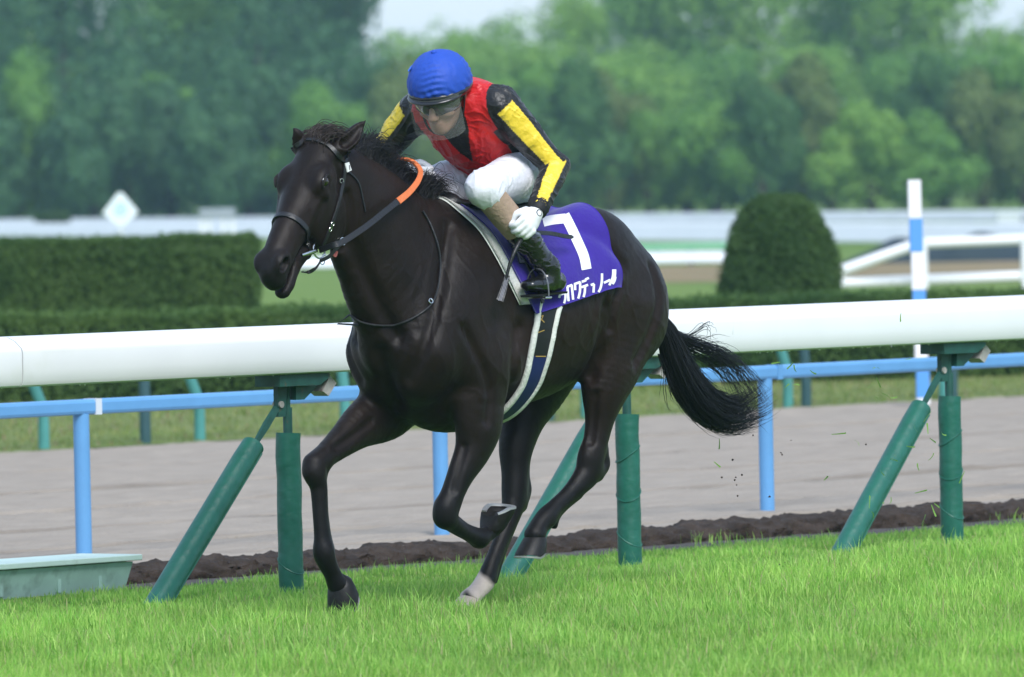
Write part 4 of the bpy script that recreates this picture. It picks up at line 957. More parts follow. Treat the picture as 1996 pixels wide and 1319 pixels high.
# reins
M_orange = mat('orange_rubber', (.62, .16, .05), .6, .4, var=.08, vscale=20, bump=.3, bscale=90)
rn_ = local_root('reins', L(780, 388, .12), 'black reins with an orange rubber grip looping over the horse\'s neck', 'reins')
P = spline([cL+hlat*.004, L(648, 478, .145), L(668, 471, .165), L(715, 440, .17), L(750, 412, .155), L(777, 391, .14)], 8); mb = MB(); mb.ribbon(P, [np.array([.55, .8, .15])]*len(P), .024, .004); mpart(mb, 'left_rein', M_leather, rn_)
P = spline([L(775, 393, .14), L(798, 374, .13), L(815, 352, .1), L(819, 333, .05), L(806, 317, .0), L(787, 311, -.04), L(768, 314, -.08)], 8)
Nn = np.array([np.array([.5, .8, .2])*(1-f)+np.array([.2, .25, .95])*f for f in np.linspace(0, 1, len(P))]); mb = MB(); mb.ribbon(P, Nn, np.interp(np.linspace(0, 1, len(P)), [0, .5, 1], [.028, .02, .017]), .007); mpart(mb, 'rubber_grip', M_orange, rn_)
P = spline([L(768, 314, -.08), L(755, 330, -.14), L(700, 380, -.16), cR*.5+L(660, 440, -.13)*.5, cR], 8); mb = MB(); mb.ribbon(P, [np.array([.3, -.9, .2])]*len(P), .024, .004); mpart(mb, 'right_rein', M_leather, rn_)
P = spline([L(768, 314, -.08), L(790, 330, -.10), L(812, 348, -.125)], 6); mb = MB(); mb.ribbon(P, [np.array([.2, .2, .95])]*len(P), .018, .005); mpart(mb, 'rein_end', M_leather, rn_)
# neck strap
ns_ = local_root('neck_strap', L(850, 520, .15), 'thin black neck strap looping round the base of the horse\'s neck', 'strap')
P, N = hits([(822, 412), (838, 440), (852, 480), (857, 525), (850, 570), (835, 598), (800, 622), (765, 633), (735, 633), (705, 625), (684, 612), (677, 602)], .006, 6); left = P
mir = P[::-1]*np.array([1, -1, 1]); far = []
for p in mir:
    if p[1] < -.02:
        q, nn = cast_to((p[0], 0, p[2]), (0.2, -1, 0), .6, .006); far.append(q)
allp = np.vstack([left, np.array(far)]) if len(far) else left
mb = MB(); mb.tube(allp, .0042, 7); mpart(mb, 'cord', M_leather, ns_)
h_ = hit(836, 588, .012); mb = MB(); mb.torus(h_[0], .009, .0025, h_[1], 12, 6); mpart(mb, 'buckle', M_steel, ns_)
# cloth / pad / girth grids draped on the body
def drape(xf, xb, phi0, phi1, nx, nphi, o, rnd=.0, zc=1.12, th=.004, thick=True):
    V = []
    for i in range(nphi):
        ph = math.radians(phi0+(phi1-phi0)*i/(nphi-1))
        for j in range(nx):
            f = j/(nx-1); x = xf(ph)*(1-f)+xb(ph)*f
            d = np.array([0, math.sin(ph), math.cos(ph)]); p, nn = cast_to((x, 0, zc), d, .8, 0.); V.append(p+(nn*.5+d*.5)*o)
    G = np.array(V).reshape(nphi, nx, 3)
    for _ in range(3):
        G[1:-1] = .5*G[1:-1]+.25*(G[:-2]+G[2:]); G[:, 1:-1] = .5*G[:, 1:-1]+.25*(G[:, :-2]+G[:, 2:])
    return G
def shell(G, th, c=(0, 0, 1.12)):
    n, m, _ = G.shape; cen = np.stack([G[..., 0], G[..., 0]*0, G[..., 0]*0+1.12], -1); d = G-cen; d /= np.linalg.norm(d, axis=2)[..., None]
    V = np.vstack([G.reshape(-1, 3), (G+d*th).reshape(-1, 3)]); I = np.arange(n*m).reshape(n, m); K = n*m
    q = np.stack([I[:-1, :-1], I[1:, :-1], I[1:, 1:], I[:-1, 1:]], -1).reshape(-1, 4); Q = [q[:, ::-1]*1, q+K]
    ed = [(I[0, :-1], I[0, 1:]), (I[-1, 1:], I[-1, :-1]), (I[1:, 0], I[:-1, 0]), (I[:-1, -1], I[1:, -1])]
    for a, b in ed: Q.append(np.stack([a, b, b+K, a+K], 1))
    return V, np.vstack(Q)
M_purple = mat('purple_cloth', (.036, .016, .26), .75, .15, var=.1, vscale=8, bump=.15, bscale=60, sheen=.3); M_white = mat('white_print', (.82, .83, .85), .6, .3)
M_felt = mat('white_felt', (.68, .69, .64), .9, .1, var=.06, vscale=20, bump=.3, bscale=90)
rad = math.radians
xf = lambda ph: .205-.20*(abs(ph)/rad(88))**1.15; xb = lambda ph: -.485-.028*math.sin(min(abs(ph), rad(80)))
pad_ = local_root('saddle_pad', (0, 0, 1.53), 'white felt saddle pad edging out in front of the purple cloth', 'saddle pad')
G = drape(lambda ph: xf(ph)+.048, lambda ph: xf(ph)-.16, -84, 80, 10, 70, .007); V, Q = shell(G, .011); part('felt', V, Q, M_felt, pad_)
cl_ = local_root('saddle_cloth', (-.2, 0, 1.53), 'purple saddle cloth with a white number 7 and white lettering', 'saddle cloth')
def bot(x): return 88+(70-88)*(np.clip((.02-x)/.51, 0, 1))
nphi, nx = 76, 60; V = []
for i in range(nphi):
    g = -1+2*i/(nphi-1)
    for j in range(nx):
        f = j/(nx-1); ph = rad(abs(g)*80); x = xf(ph)*(1-f)+xb(ph)*f
        bt_ = bot(x)-6*max(0, (f-.88)/.12)**2*0; e = max(0, (f-.9)/.1); x += .0*e
        php = rad(g*bt_); xx = xf(abs(php))*(1-f)+xb(php)*f
        if abs(g) > .86: xx += (f-.5)*-.0
        d = np.array([0, math.sin(php), math.cos(php)]); p, nn = cast_to((xx, 0, 1.12), d, .8, 0.); V.append(p+(nn*.5+d*.5)*(.019+.006*max(0, abs(g)-.5)+.004*math.sin(f*9+g*4)*abs(g)))
G = np.array(V).reshape(nphi, nx, 3)
for _ in range(3):
    G[1:-1] = .5*G[1:-1]+.25*(G[:-2]+G[2:]); G[:, 1:-1] = .5*G[:, 1:-1]+.25*(G[:, :-2]+G[:, 2:])
V, Q = shell(G, .004); part('cloth', V, Q, M_purple, cl_); CB = BVHTree.FromPolygons(V.tolist(), Q.tolist())
def cr(p, k=.1972, o=(960, 380)): return (o[0]+p[0]*k, o[1]+p[1]*k)
def stroke(pts, w, name, m, root, bvh, nn=7, o=.0015, conv=cr, wk=.1972, parent=None):
    q = np.array([conv(p) for p in pts]); w = w*wk
    if len(q) > 2: q = spline([(*p, 0) for p in q], nn)[:, :2] if name[0] != '_' else q
    else: q = np.array([q[0]*(1-f)+q[1]*f for f in np.linspace(0, 1, nn)])
    V = []; m_ = len(q); nw = 5
    for i in range(m_):
        t = q[min(i+1, m_-1)]-q[max(i-1, 0)]; t = t/np.linalg.norm(t); n2 = np.array([-t[1], t[0]])
        for k in range(nw):
            p = q[i]+n2*w*(k/(nw-1)-.5); h_ = hit(p[0], p[1], o, bvh)
            V.append(h_[0] if h_ else None)
    Fc = []
    for i in range(m_-1):
        for k in range(nw-1):
            f = (i*nw+k, (i+1)*nw+k, (i+1)*nw+k+1, i*nw+k+1)
            if all(V[a] is not None for a in f): Fc.append(f)
    rows = {}
    for f in Fc: rows.setdefault(f[0]//nw, []).append(f)
    best = []; cur = []
    for i in range(m_-1):
        if len(rows.get(i, [])) == nw-1: cur = cur+rows[i]
        else: cur = []
        if len(cur) > len(best): best = cur
    Fc = best; used = sorted({a for f in Fc for a in f}); remap = {a: i for i, a in enumerate(used)}; V = [V[a] for a in used]; Fc = [tuple(remap[a] for a in f) for f in Fc]
    return part(name, V, Fc, m, root, False, None, parent) if Fc else None
stroke([(500, 268), (600, 246), (726, 232)], 95, 'number_seven_bar', M_white, cl_, CB)
stroke([(712, 196), (770, 310), (840, 460), (900, 600), (928, 735)], 98, 'number_seven_stem', M_white, cl_, CB, 9)
KANA = [[[(672, 965), (655, 1015)], [(668, 985), (724, 962)], [(718, 962), (716, 1030), (690, 1112)]],
        [[(738, 905), (752, 1085)], [(735, 908), (785, 888)], [(780, 888), (798, 1070)], [(752, 1082), (800, 1066)]],
        [[(812, 872), (815, 940)], [(808, 880), (868, 860)], [(864, 862), (860, 960), (835, 1055)]],
        [[(880, 858), (924, 842)], [(874, 912), (942, 888)], [(912, 905), (908, 965), (890, 1030)], [(918, 822), (930, 842)], [(934, 815), (944, 834)]],
        [[(968, 890), (1003, 878)], [(1000, 880), (994, 985)], [(958, 1000), (1014, 978)]],
        [[(1080, 775), (1078, 850), (1064, 920), (1034, 978)]],
        [[(1098, 868), (1162, 838)]],
        [[(1192, 735), (1186, 810), (1152, 892)], [(1210, 735), (1206, 800), (1184, 880)], [(1184, 880), (1202, 850), (1214, 805)]]]
for ch in KANA:
    for st_ in ch: stroke(st_, 23, 'lettering_stroke', M_white, cl_, CB, 6)
# girth
gi = local_root('girth', (-.03, 0, .76), 'dark girth strap with white padded edges and small gold characters under the horse\'s belly', 'girth')
M_gold = mat('gold_thread', (.42, .27, .07), .5, .5); M_navy = mat('navy_girth', (.012, .02, .11), .5, .4, var=.1); M_gblk = mat('black_girth', (.012, .013, .014), .6, .4, var=.1)
mid = [(1070, 585), (1064, 606), (1056, 650), (1044, 705), (1030, 748), (1018, 770)]
P, N = hits(mid, .006, 8)
# continue round the belly and up the far side
Pf = []
for a in np.linspace(math.atan2(P[-1][1], P[-1][2]-1.1), math.atan2(-P[0][1], P[0][2]-1.1)+0*math.pi, 30)[1:]:
    pass
N2 = []
def from_inside(x, a):
    r = HB.ray_cast(Vector((x, 0, 1.08)), Vector((0, math.sin(a), -math.cos(a)))); q = np.array(r[0]); return q+np.array([0, math.sin(a), -math.cos(a)])*.006
A_ = np.arctan2(P[:, 1], -(P[:, 2]-1.08)); k_ = int(np.argmax(P[:, 2] < .86)) or len(P)-1; P = P[:k_+1]; N = N[:k_+1]; A_ = A_[:k_+1]; slope = .1
for a in np.linspace(A_[-1], -A_[-1], 18):
    x = P[-1][0]+.03*(1-abs(a)/A_[-1]); Pf.append(from_inside(x, a)); N2.append(np.array([0, math.sin(a), -math.cos(a)]))
for p, nn in zip(P[::-1], N[::-1]): Pf.append(p*np.array([1, -1, 1])); N2.append(nn*np.array([1, -1, 1]))
GP = np.vstack([P, np.array(Pf[1:])]); GN = np.vstack([N, np.array(N2[1:])])
for _ in range(3): GP[1:-1] = .5*GP[1:-1]+.25*(GP[:-2]+GP[2:])
k1 = int(np.argmax(GP[:, 2] < L(1048, 686, .25)[2]))
mb = MB(); mb.ribbon(GP[:k1+1], GN[:k1+1], .084, .010); gb_ = mpart(mb, 'strap_upper', M_gblk, gi)
mb = MB(); mb.ribbon(GP[k1:], GN[k1:], .080, .012); gn_ = mpart(mb, 'strap_lower', M_navy, gi)
tg_ = np.gradient(GP, axis=0); tg_ /= np.linalg.norm(tg_, axis=1)[:, None]; sd_ = np.cross(tg_, GN)
for s in (1, -1):
    mb = MB(); Pm = GP+sd_*s*.050+GN*.006; mb.tube(Pm, [.0125]*len(Pm), 10); mpart(mb, 'padded_edge', M_felt, gi)
mb = MB(); mb.ribbon([GP[k1]+GN[k1]*.013-sd_[k1]*.028, GP[k1]+GN[k1]*.013+sd_[k1]*.028], [GN[k1]]*2, .004, .001); mpart(mb, 'gold_line', M_gold, gi, False)
gv = np.vstack([np.array(gb_.data.vertices[i].co)+off(gi) for i in range(len(gb_.data.vertices))]); GB = BVHTree.FromPolygons(gv.tolist(), [list(p.vertices) for p in gb_.data.polygons])
c2 = lambda p: (820+p[0]*.3487, 360+p[1]*.3487)
for st_ in ([(655, 716), (690, 706)], [(668, 698), (664, 735), (651, 766)], [(661, 738), (686, 730)], [(684, 731), (672, 755), (655, 770)], [(664, 742), (691, 769)], [(655, 826), (691, 812)]):
    stroke(st_, 5, 'gold_character', M_gold, gi, GB, 5, .001, c2, .3487)
# saddle: light racing saddle
sa = local_root('saddle', (0, 0, 1.56), 'small black leather racing saddle under the jockey', 'saddle')
S = SDF((-.35, -.35, 1.15), (.32, .35, 1.75), .008)
S.chain([((.2, 0, 1.555), .07, .022), ((.1, 0, 1.55), .11, .02), ((-.08, 0, 1.535), .13, .018), ((-.22, 0, 1.555), .12, .022)], k=.0)
S.chain([((.19, 0, 1.57), .06, .03), ((.21, 0, 1.565), .05, .025)], k=.03, sub=1); S.chain([((-.23, -.06, 1.565), .03, .02), ((-.24, 0, 1.575), .03, .022), ((-.23, .06, 1.565), .03, .02)], k=.03, lat=(1, 0, 0))
V, Q = S.mesh(); part('seat', smooth(V, Q, 2), Q, M_leather, sa)
for s in (1, -1):
    G = drape(lambda ph: .06, lambda ph: -.12, s*22, s*50, 14, 14, .03); V, Q = shell(G, .005); part('flap', V, Q, M_leather, sa)
    tx = .05; P = [cast_to((tx-.02*k, 0, 1.12), (0, s*math.sin(rad(a)), math.cos(rad(a))), .8, .045)[0] for k, a in enumerate((35, 50, 65, 80))]; mb = MB(); mb.ribbon(P, [(0, s, .2)]*4, .02, .004); mpart(mb, 'stirrup_leather', M_leather, sa)
# ------------------------------------------------------------------ jockey
J = jpts()
pr_ = local_root('person', (-.05, 0, 1.25), 'jockey in red, black and yellow silks and blue cap crouching over the horse', 'person')
JH = .005
def jm(build, n=2, blur=0):
    S = grid(JH); build(S)
    if blur: S.blur(blur)
    V, Q = S.mesh(); return smooth(V, Q, n), Q
M_skin = mat('skin', (.35, .2, .14), .5, .4, var=.05, vscale=30)
def b_body(S):
    torso(S, J, -.014); [arm(S, J, s, -.012) for s in 'LR']; [leg(S, J, s, -.012) for s in 'LR']; headg(S, J)
    for s in 'LR':
        fist(S, J, s, -.003); S.chain([(J['heel'+s], .025, .03), (J['toe'+s], .025, .018)], k=.02, sub=1); S.chain([(J['ank'+s], .028, .03), (J['heel'+s]*.75+J['toe'+s]*.25, .03, .03)], k=.02, sub=1)
V, Q = jm(b_body); part('body', V, Q, M_skin, pr_)
# silks
def b_jacket(S):
    torso(S, J, .012, hem=True); [arm(S, J, s, .007, .93, w=.004) for s in 'LR']
    S.chain([(J['neck'], .078, .07), (J['neck']+(J['head']-J['neck'])*.3, .068, .064)], k=.02, sub=1)
JH = .0036; V, Q = jm(b_jacket); JH = .005
def seg(V, a, b):
    d = b-a; t = np.clip(((V-a)@d)/(d@d), 0, 1); c = a+t[:, None]*d; return np.linalg.norm(V-c, axis=1), t, c
RED, BLK, YEL = np.array([.56, .012, .014]), np.array([.012, .012, .014]), np.array([.80, .58, .045])
cj = np.tile(RED, (len(V), 1)); ax_t = np.array([.11, .015, 1.94])-np.array([-.26, 0, 1.67]); lt = J['shL']-J['shR']; lt /= np.linalg.norm(lt); ft = np.cross(lt, ax_t); ft /= np.linalg.norm(ft)
tt = ((V-np.array([-.26, 0, 1.67]))@ax_t)/(ax_t@ax_t); wl = (V-np.array([-.26, 0, 1.67])-tt[:, None]*ax_t)@lt; fr_ = (V-np.array([-.26, 0, 1.67])-tt[:, None]*ax_t)@(-ft if ft[2] > 0 else ft)
low = (np.abs(wl) > .07+.35*np.abs(tt-.5)) & (tt < .72) & (tt > .34) & (fr_ < .1)
cj[low] = BLK
vv = (fr_ > .02) & (np.abs(wl-.01) < .004+.05*np.clip((tt-.66)/.3, 0, 1)) & (tt > .66); cj[vv] = BLK
hem = (tt < .2+.5*np.clip(.10-np.abs(wl), -.1, .06)) & (fr_ > -.02); cj[hem] = BLK
dn = np.linalg.norm(V-(J['neck']+(J['head']-J['neck'])*.25), axis=1); cj[dn < .086] = BLK
for s, cdir in (('L', (.70, .66, .14)), ('R', (.80, -.42, .42))):
    sh, el, wr = J['sh'+s], J['el'+s], J['wr'+s]; d1, t1, c1 = seg(V, sh, el); d2, t2, c2_ = seg(V, el, wr)
    up_ = d1 < d2; d = np.minimum(d1, d2); c = np.where(up_[:, None], c1, c2_); t = np.where(up_, t1, 1+t2); sg = 1 if s == 'L' else -1
    dt = seg(V, np.array([-.2, 0, 1.7]), np.array([.09, .0, 1.9]))[0]
    isarm = (d < .088) & ((t > .2) | (wl*sg > .158)) & (dt > .115)
    cj[isarm] = BLK
    rdv = V-c; axv = np.where(up_[:, None], (el-sh)/np.linalg.norm(el-sh), (wr-el)/np.linalg.norm(wr-el)); cd_ = np.array(cdir)[None]-axv*(axv@np.array(cdir))[:, None]; cd_ /= np.linalg.norm(cd_, axis=1)[:, None]
    cosang = (rdv*cd_).sum(1)/(np.linalg.norm(rdv, axis=1)+1e-9); cj[isarm & (cosang > (.84 if s == 'L' else .66)) & (t > .05)] = YEL
# cloth folds: gentle ripples across sleeves and down the chest
e_ = np.vstack([Q[:, [0, 1]], Q[:, [1, 2]], Q[:, [2, 3]], Q[:, [3, 0]]])
def vnorm(V, Q):
    n = np.cross(V[Q[:, 2]]-V[Q[:, 0]], V[Q[:, 3]]-V[Q[:, 1]]); o = np.zeros_like(V)
    for k in range(4):
        for a in range(3): o[:, a] += np.bincount(Q[:, k], n[:, a], len(V))
    return o/(np.linalg.norm(o, axis=1)[:, None]+1e-12)
def folds(V, Q, amp, f1, f2, ph=0.):
    n = vnorm(V, Q); w = np.sin(V[:, 0]*f1[0]+V[:, 1]*f1[1]+V[:, 2]*f1[2]+ph+1.5*np.sin(V[:, 0]*23+V[:, 2]*17)); w2 = np.sin(V[:, 0]*f2[0]+V[:, 1]*f2[1]+V[:, 2]*f2[2]+1.2*np.sin(V[:, 1]*19))
    env = .5+.5*np.sin(V[:, 0]*13+V[:, 1]*11-V[:, 2]*9); return V+n*(amp*(w*np.abs(w)*env+.6*w2*(1-env)))[:, None]
V = V+vnorm(V, Q)*(.0065*ridges(V, .075, 4, 3)+.0045*ridges(V, .04, 8, 3, (0.5, .6, -.6), 1.6))[:, None]; V = folds(V, Q, .002, (60, 25, 70), (-45, 60, 40))
c0 = cj.copy()
for _ in range(0): c0 = np.stack([(np.bincount(e_[:, 0], c0[e_[:, 1], k], len(V))+np.bincount(e_[:, 1], c0[e_[:, 0], k], len(V))+2*c0[:, k])/(np.bincount(e_[:, 0], minlength=len(V))+np.bincount(e_[:, 1], minlength=len(V))+2) for k in range(3)], 1)
M_silk = mat('silks', (0, 0, 0), .4, .4, attr=True, bump=.9, bscale=12, sheen=.1); part('jacket', V, Q, M_silk, pr_, True, c0)
# cuffs
M_blk = mat('black_fabric', (.012, .012, .014), .6, .3)
for s in 'LR':
    a, b = J['el'+s], J['wr'+s]; d = (b-a)/np.linalg.norm(b-a); mb = MB(); mb.tube([b-d*.045, b-d*.02, b+d*.012, b+d*.02], [.0395, .041, .038, .033], 20); mpart(mb, 'cuff', M_blk, pr_)
# breeches
M_brch = mat('white_breeches', (.78, .78, .84), .45, .4, var=.03, vscale=12, bump=.6, bscale=12)
def b_br(S):
    [leg(S, J, s, .008, 0, 0) for s in 'LR']; S.chain([(np.array([-.26, 0, 1.66]), .15, .11), (np.array([-.17, 0, 1.72]), .15, .108)], k=.04, sub=1)
V, Q = jm(b_br); V = V+vnorm(V, Q)*(.005*ridges(V, .085, 14, 3)+.003*ridges(V, .045, 15, 3))[:, None]; part('breeches', V, Q, M_brch, pr_)
M_tan = mat('tan_stocking', (.36, .26, .19), .8, .15, var=.08, vscale=20, bump=.3, bscale=60); M_boot = mat('black_boot', (.010, .010, .011), .2, .6, bump=.5, bscale=16, coat=.4)
def one(fn, s): return lambda S: fn(S, s)
for s in 'LR':
    kn, an, he, to = J['knee'+s], J['ank'+s], J['heel'+s], J['toe'+s]
    V, Q = jm(lambda S: S.chain([(kn*.9+an*.1, .058, .058), (kn*.65+an*.35, .057, .058), (kn*.42+an*.58, .052, .053), (kn*.36+an*.64, .049, .05)], k=0)); part('stocking', V, Q, M_tan, pr_)
    def b_boot(S):
        S.chain([(kn*.46+an*.54, .055, .056), (kn*.3+an*.7, .050, .052), (kn*.1+an*.9, .042, .045), (an, .041, .046), (he*.7+to*.3+np.array([0, 0, .012]), .04, .046)], k=.0)
        S.chain([(he+np.array([0, 0, .005]), .034, .038), (he*.6+to*.4, .036, .034), (he*.25+to*.75, .042, .03), (to, .036, .022)], k=.02)
    V, Q = jm(b_boot); V = V+vnorm(V, Q)*(.007*ridges(V, .05, 24, 2, (0, 0, 1), 2.2)*np.clip((V[:, 2]-J['heel'+s][2]-.02)/.03, 0, 1))[:, None]; bo = part('boot', V, Q, M_boot, pr_)
    mb = MB(); d = to-he; d /= np.linalg.norm(d); mb.box((0, 0, 0), (.001, .001, .001)); mb = MB()
    z0 = min(he[2], to[2])-.036; P = [he-d*.03, he+d*.06, he+d*.14, to+d*.02]; mb.ribbon([p-np.array([0, 0, .036]) for p in P], [(0, 0, -1)]*4, [.05, .056, .07, .05], .008); mpart(mb, 'sole', M_blk, pr_, False, bo)
# gloves
M_glove = mat('white_glove', (.74, .75, .77), .6, .3, var=.04, vscale=30); grip = {}
for s in 'LR':
    def b_g(S, s=s): grip[s] = fist(S, J, s, .0015)
    S = SDF(np.minimum(J['wr'+s], J['ha'+s])-.15, np.maximum(J['wr'+s], J['ha'+s])+.15, .004); b_g(S); V, Q = S.mesh(); gl = part('glove', smooth(V, Q, 1), Q, M_glove, pr_)
    g_, w_h, d_h, o_h = grip[s]; c = J['wr'+s]+d_h*.03+o_h*.029; mb = MB(); mb.torus(c, .012, .0022, o_h, 16, 6); mpart(mb, 'glove_mark', M_blk, pr_, True, gl)
# helmet and cap cover
hc = J['head']+J['hu']*.030-J['hf']*.006; f_, l_, u_ = J['hf'], J['hl'], J['hu']
M_cap = mat('blue_cap_cloth', (.02, .075, .43), .6, .3, var=.05, vscale=20, bump=.2, bscale=40, dirt=((.02, .05, .3), 30, .72, .7)); M_hel = mat('helmet_black', (.014, .015, .018), .25, .5, coat=.3)
RX, RY, RZ = .134, .118, .122
def capv(th, ph, g=1.0): return hc+(f_*RX*math.sin(th)*math.cos(ph)+l_*RY*math.sin(th)*math.sin(ph)+u_*RZ*math.cos(th))*g
n1, n2 = 40, 80; V = []
for i in range(n1):
    for k in range(n2):
        ph = 2*math.pi*k/n2; rim = 1.62+.10*math.cos(ph)*-1+.05; th = .02+(rim-.02)*i/(n1-1)
        q = i/(n1-1); ang = .0035*q*q*math.sin(ph*23+3*math.sin(th*6))*abs(math.sin(ph*4.5+th*3))+.0025*math.sin(th*34+2*math.sin(ph*5))*max(0, math.sin(ph*3+1))*(q > .3)
        V.append(capv(th, ph, 1.03)+ang*(capv(th, ph)-hc)/.115)
Fc = [(i*n2+k, (i+1)*n2+k, (i+1)*n2+(k+1) % n2, i*n2+(k+1) % n2) for i in range(n1-1) for k in range(n2)]+[tuple(range(n2))]
hel = part('helmet_cap', V, Fc, M_cap, pr_)
mb = MB(); t0 = capv(0, 0, 1.03); mb.tube([t0-u_*.004, t0+u_*.005, t0+u_*.008], [.0115, .0105, .006], 14); mpart(mb, 'cap_button', M_cap, pr_, True, hel)
V = []; rows = [(1.60, .98), (1.64, 1.05), (1.72, 1.055), (1.80, 1.045), (1.84, 1.0)]
for dth, g in rows:
    for k in range(n2): ph = 2*math.pi*k/n2; V.append(capv(dth+.05-.10*math.cos(ph), ph, g))
part('helmet_rim', V, [(i*n2+k, (i+1)*n2+k, (i+1)*n2+(k+1) % n2, i*n2+(k+1) % n2) for i in range(len(rows)-1) for k in range(n2)], M_hel, pr_, True, None, hel)
V = []; arc = np.linspace(-1.15, 1.15, 36); rr = ((1.70, 1.03), (1.72, 1.16), (1.745, 1.22), (1.77, 1.215), (1.775, 1.03))
for dth, g in rr:
    for ph in arc: gg = 1.03+(g-1.03)*math.cos(ph*1.36)**.6; p = capv(dth-.10*math.cos(ph)+.05, ph, gg); V.append(p)
m_ = len(arc); Fc = [(i*m_+k, i*m_+k+1, ((i+1) % 5)*m_+k+1, ((i+1) % 5)*m_+k) for i in range(5) for k in range(m_-1)]; part('helmet_peak', V, Fc, M_hel, pr_, True, None, hel)
# goggles, blue strap, visor, chin strap
hp = lambda a, b, d: J['head']+(f_*a+l_*b+u_*d)*HS
M_gog = mat('goggle_lens', (.014, .015, .014), .1, .6, coat=.6); M_strapb = mat('blue_strap', (.03, .14, .65), .5)
V = []; az = np.linspace(-1.15, 1.15, 30); rows = ((.04, .99), (.032, 1.12), (0.0, 1.18), (-.034, 1.15), (-.05, 1.0))
for z, g in rows:
    for a in az:
        nose = .5*math.exp(-(a/.16)**2) if z < -.02 else 0; zz = z*(1-nose)*(1-.25*abs(a)); V.append(hp(.092*g*math.cos(a)-.004, .083*g*math.sin(a), zz-.012))
m_ = len(az); go = part('goggles', V, [(i*m_+k, (i+1)*m_+k, (i+1)*m_+k+1, i*m_+k+1) for i in range(4) for k in range(m_-1)], M_gog, pr_)
mb = MB(); P = [hp(.1*math.cos(a)-.01, .092*math.sin(a), .012+.02*(abs(a)-1.)) for a in np.linspace(1.0, 5.28, 30)]; mb.ribbon(P, [p-J['head'] for p in P], .016, .003); mpart(mb, 'goggle_strap', M_strapb, pr_, True, go)
M_vis = bpy.data.materials.new('clear_visor'); M_vis.use_nodes = True; t_ = M_vis.node_tree; p_ = t_.nodes['Principled BSDF']; p_.inputs['Base Color'].default_value = (.55, .57, .56, 1); p_.inputs['Roughness'].default_value = .1
tb = t_.nodes.new('ShaderNodeBsdfTransparent'); ms = t_.nodes.new('ShaderNodeMixShader'); ms.inputs[0].default_value = .13; t_.links.new(tb.outputs[0], ms.inputs[1]); t_.links.new(p_.outputs[0], ms.inputs[2]); t_.links.new(ms.outputs[0], t_.nodes['Material Output'].inputs[0])
V = []; az = np.linspace(-1.0, 1.0, 24); zs = (.02, -.01, -.05, -.09, -.128)
for j, z in enumerate(zs):
    for a in az:
        zz = z+(.012*(abs(a)/1.0)**6 if j == 4 else 0); V.append(hp(.128*math.cos(a*1.0)-.0, .112*math.sin(a), zz))
m_ = len(az); part('visor', V, [(i*m_+k, (i+1)*m_+k, (i+1)*m_+k+1, i*m_+k+1) for i in range(4) for k in range(m_-1)], M_vis, pr_, True, None, hel)
mb = MB(); P = spline([hp(.0, .084, .02), hp(.01, .078, -.06), hp(.045, .05, -.118), hp(.06, 0, -.138), hp(.045, -.05, -.118), hp(.01, -.078, -.06), hp(0, -.084, .02)], 6); mb.ribbon(P, [p-hp(.01, 0, -.04) for p in P], .016, .003); mpart(mb, 'chin_strap', M_blk, pr_, True, hel)
# whip in the left hand
g_, w_h, d_h, o_h = grip['L']; wy = g_[1]
wp = local_root('riding_crop', g_, 'thin black riding crop with a flat flap held in the jockey\'s white-gloved left hand', 'whip')
P = spline([L(1050, 456, wy-.03), L(1034, 455, wy), L(1018, 464, wy+.004), L(1005, 486, wy+.008), L(994, 514, wy), L(986, 545, wy-.01)], 8); mb = MB(); mb.tube(P, np.interp(np.linspace(0, 1, len(P)), [0, .35, .5, 1], [.009, .010, .009, .0055]), 10); mpart(mb, 'shaft', M_leather, wp)
P = spline([L(989, 536, wy-.008), L(982, 562, wy-.012), L(974, 586, wy-.016)], 5); mb = MB(); mb.ribbon(P, [np.array([.7, .7, .1])]*len(P), np.linspace(.02, .032, len(P)), .004); fp = mpart(mb, 'flap', M_leather, wp, False)
for k in (-1, 0, 1): mb = MB(); mb.ribbon(P[1:]+np.array([.7, .7, .1])*.0042+np.array([-.6, .55, 0])*k*.006, [np.array([.7, .7, .1])]*(len(P)-1), .002, .0008); mpart(mb, 'flap_line', M_steel if 0 else mat('grey_line', (.2, .2, .25), .5), wp, False, fp)
P = spline([L(1046, 453, wy-.03), L(1075, 455, wy-.045), L(1100, 460, wy-.06), L(1117, 462, wy-.07)], 5); mb = MB(); mb.ribbon(P, [np.array([.7, .7, .15])]*len(P), [.017]*(len(P)-2)+[.015, .003], .004); mpart(mb, 'strap_tail', M_leather, wp, False)
# stirrups
M_iron = mat('dark_iron', (.2, .2, .21), .35, .5, metal=.7)
for s, sg in (('L', 1), ('R', -1)):
    he, to = J['heel'+s], J['toe'+s]; b = he*.3+to*.7; z = b[2]-.046
    st = local_root('stirrup', b, 'steel stirrup iron round the jockey\'s '+('near boot, below the purple cloth edge' if s == 'L' else 'far boot on the hidden side'), 'stirrup')
    P = [np.array([b[0], b[1]+.056*math.cos(a)*1.0, z+.002+.105*max(0, math.sin(a))**.8]) for a in np.linspace(0, math.pi, 20)]; mb = MB(); mb.tube(P, .003, 8); mpart(mb, 'arch', M_iron, st)
    mb = MB(); mb.box((b[0]-.018, b[1]-.058, z-.008), (b[0]+.018, b[1]+.058, z+.0), .003); mpart(mb, 'tread', M_steel, st, False)
    mb = MB(); q = P[10]; mb.ribbon([q, q+np.array([.04, -sg*.02, .1]), q+np.array([.08, -sg*.05, .2])], [(0, sg, .2)]*3, .016, .004); mpart(mb, 'leather', M_leather, st, False)
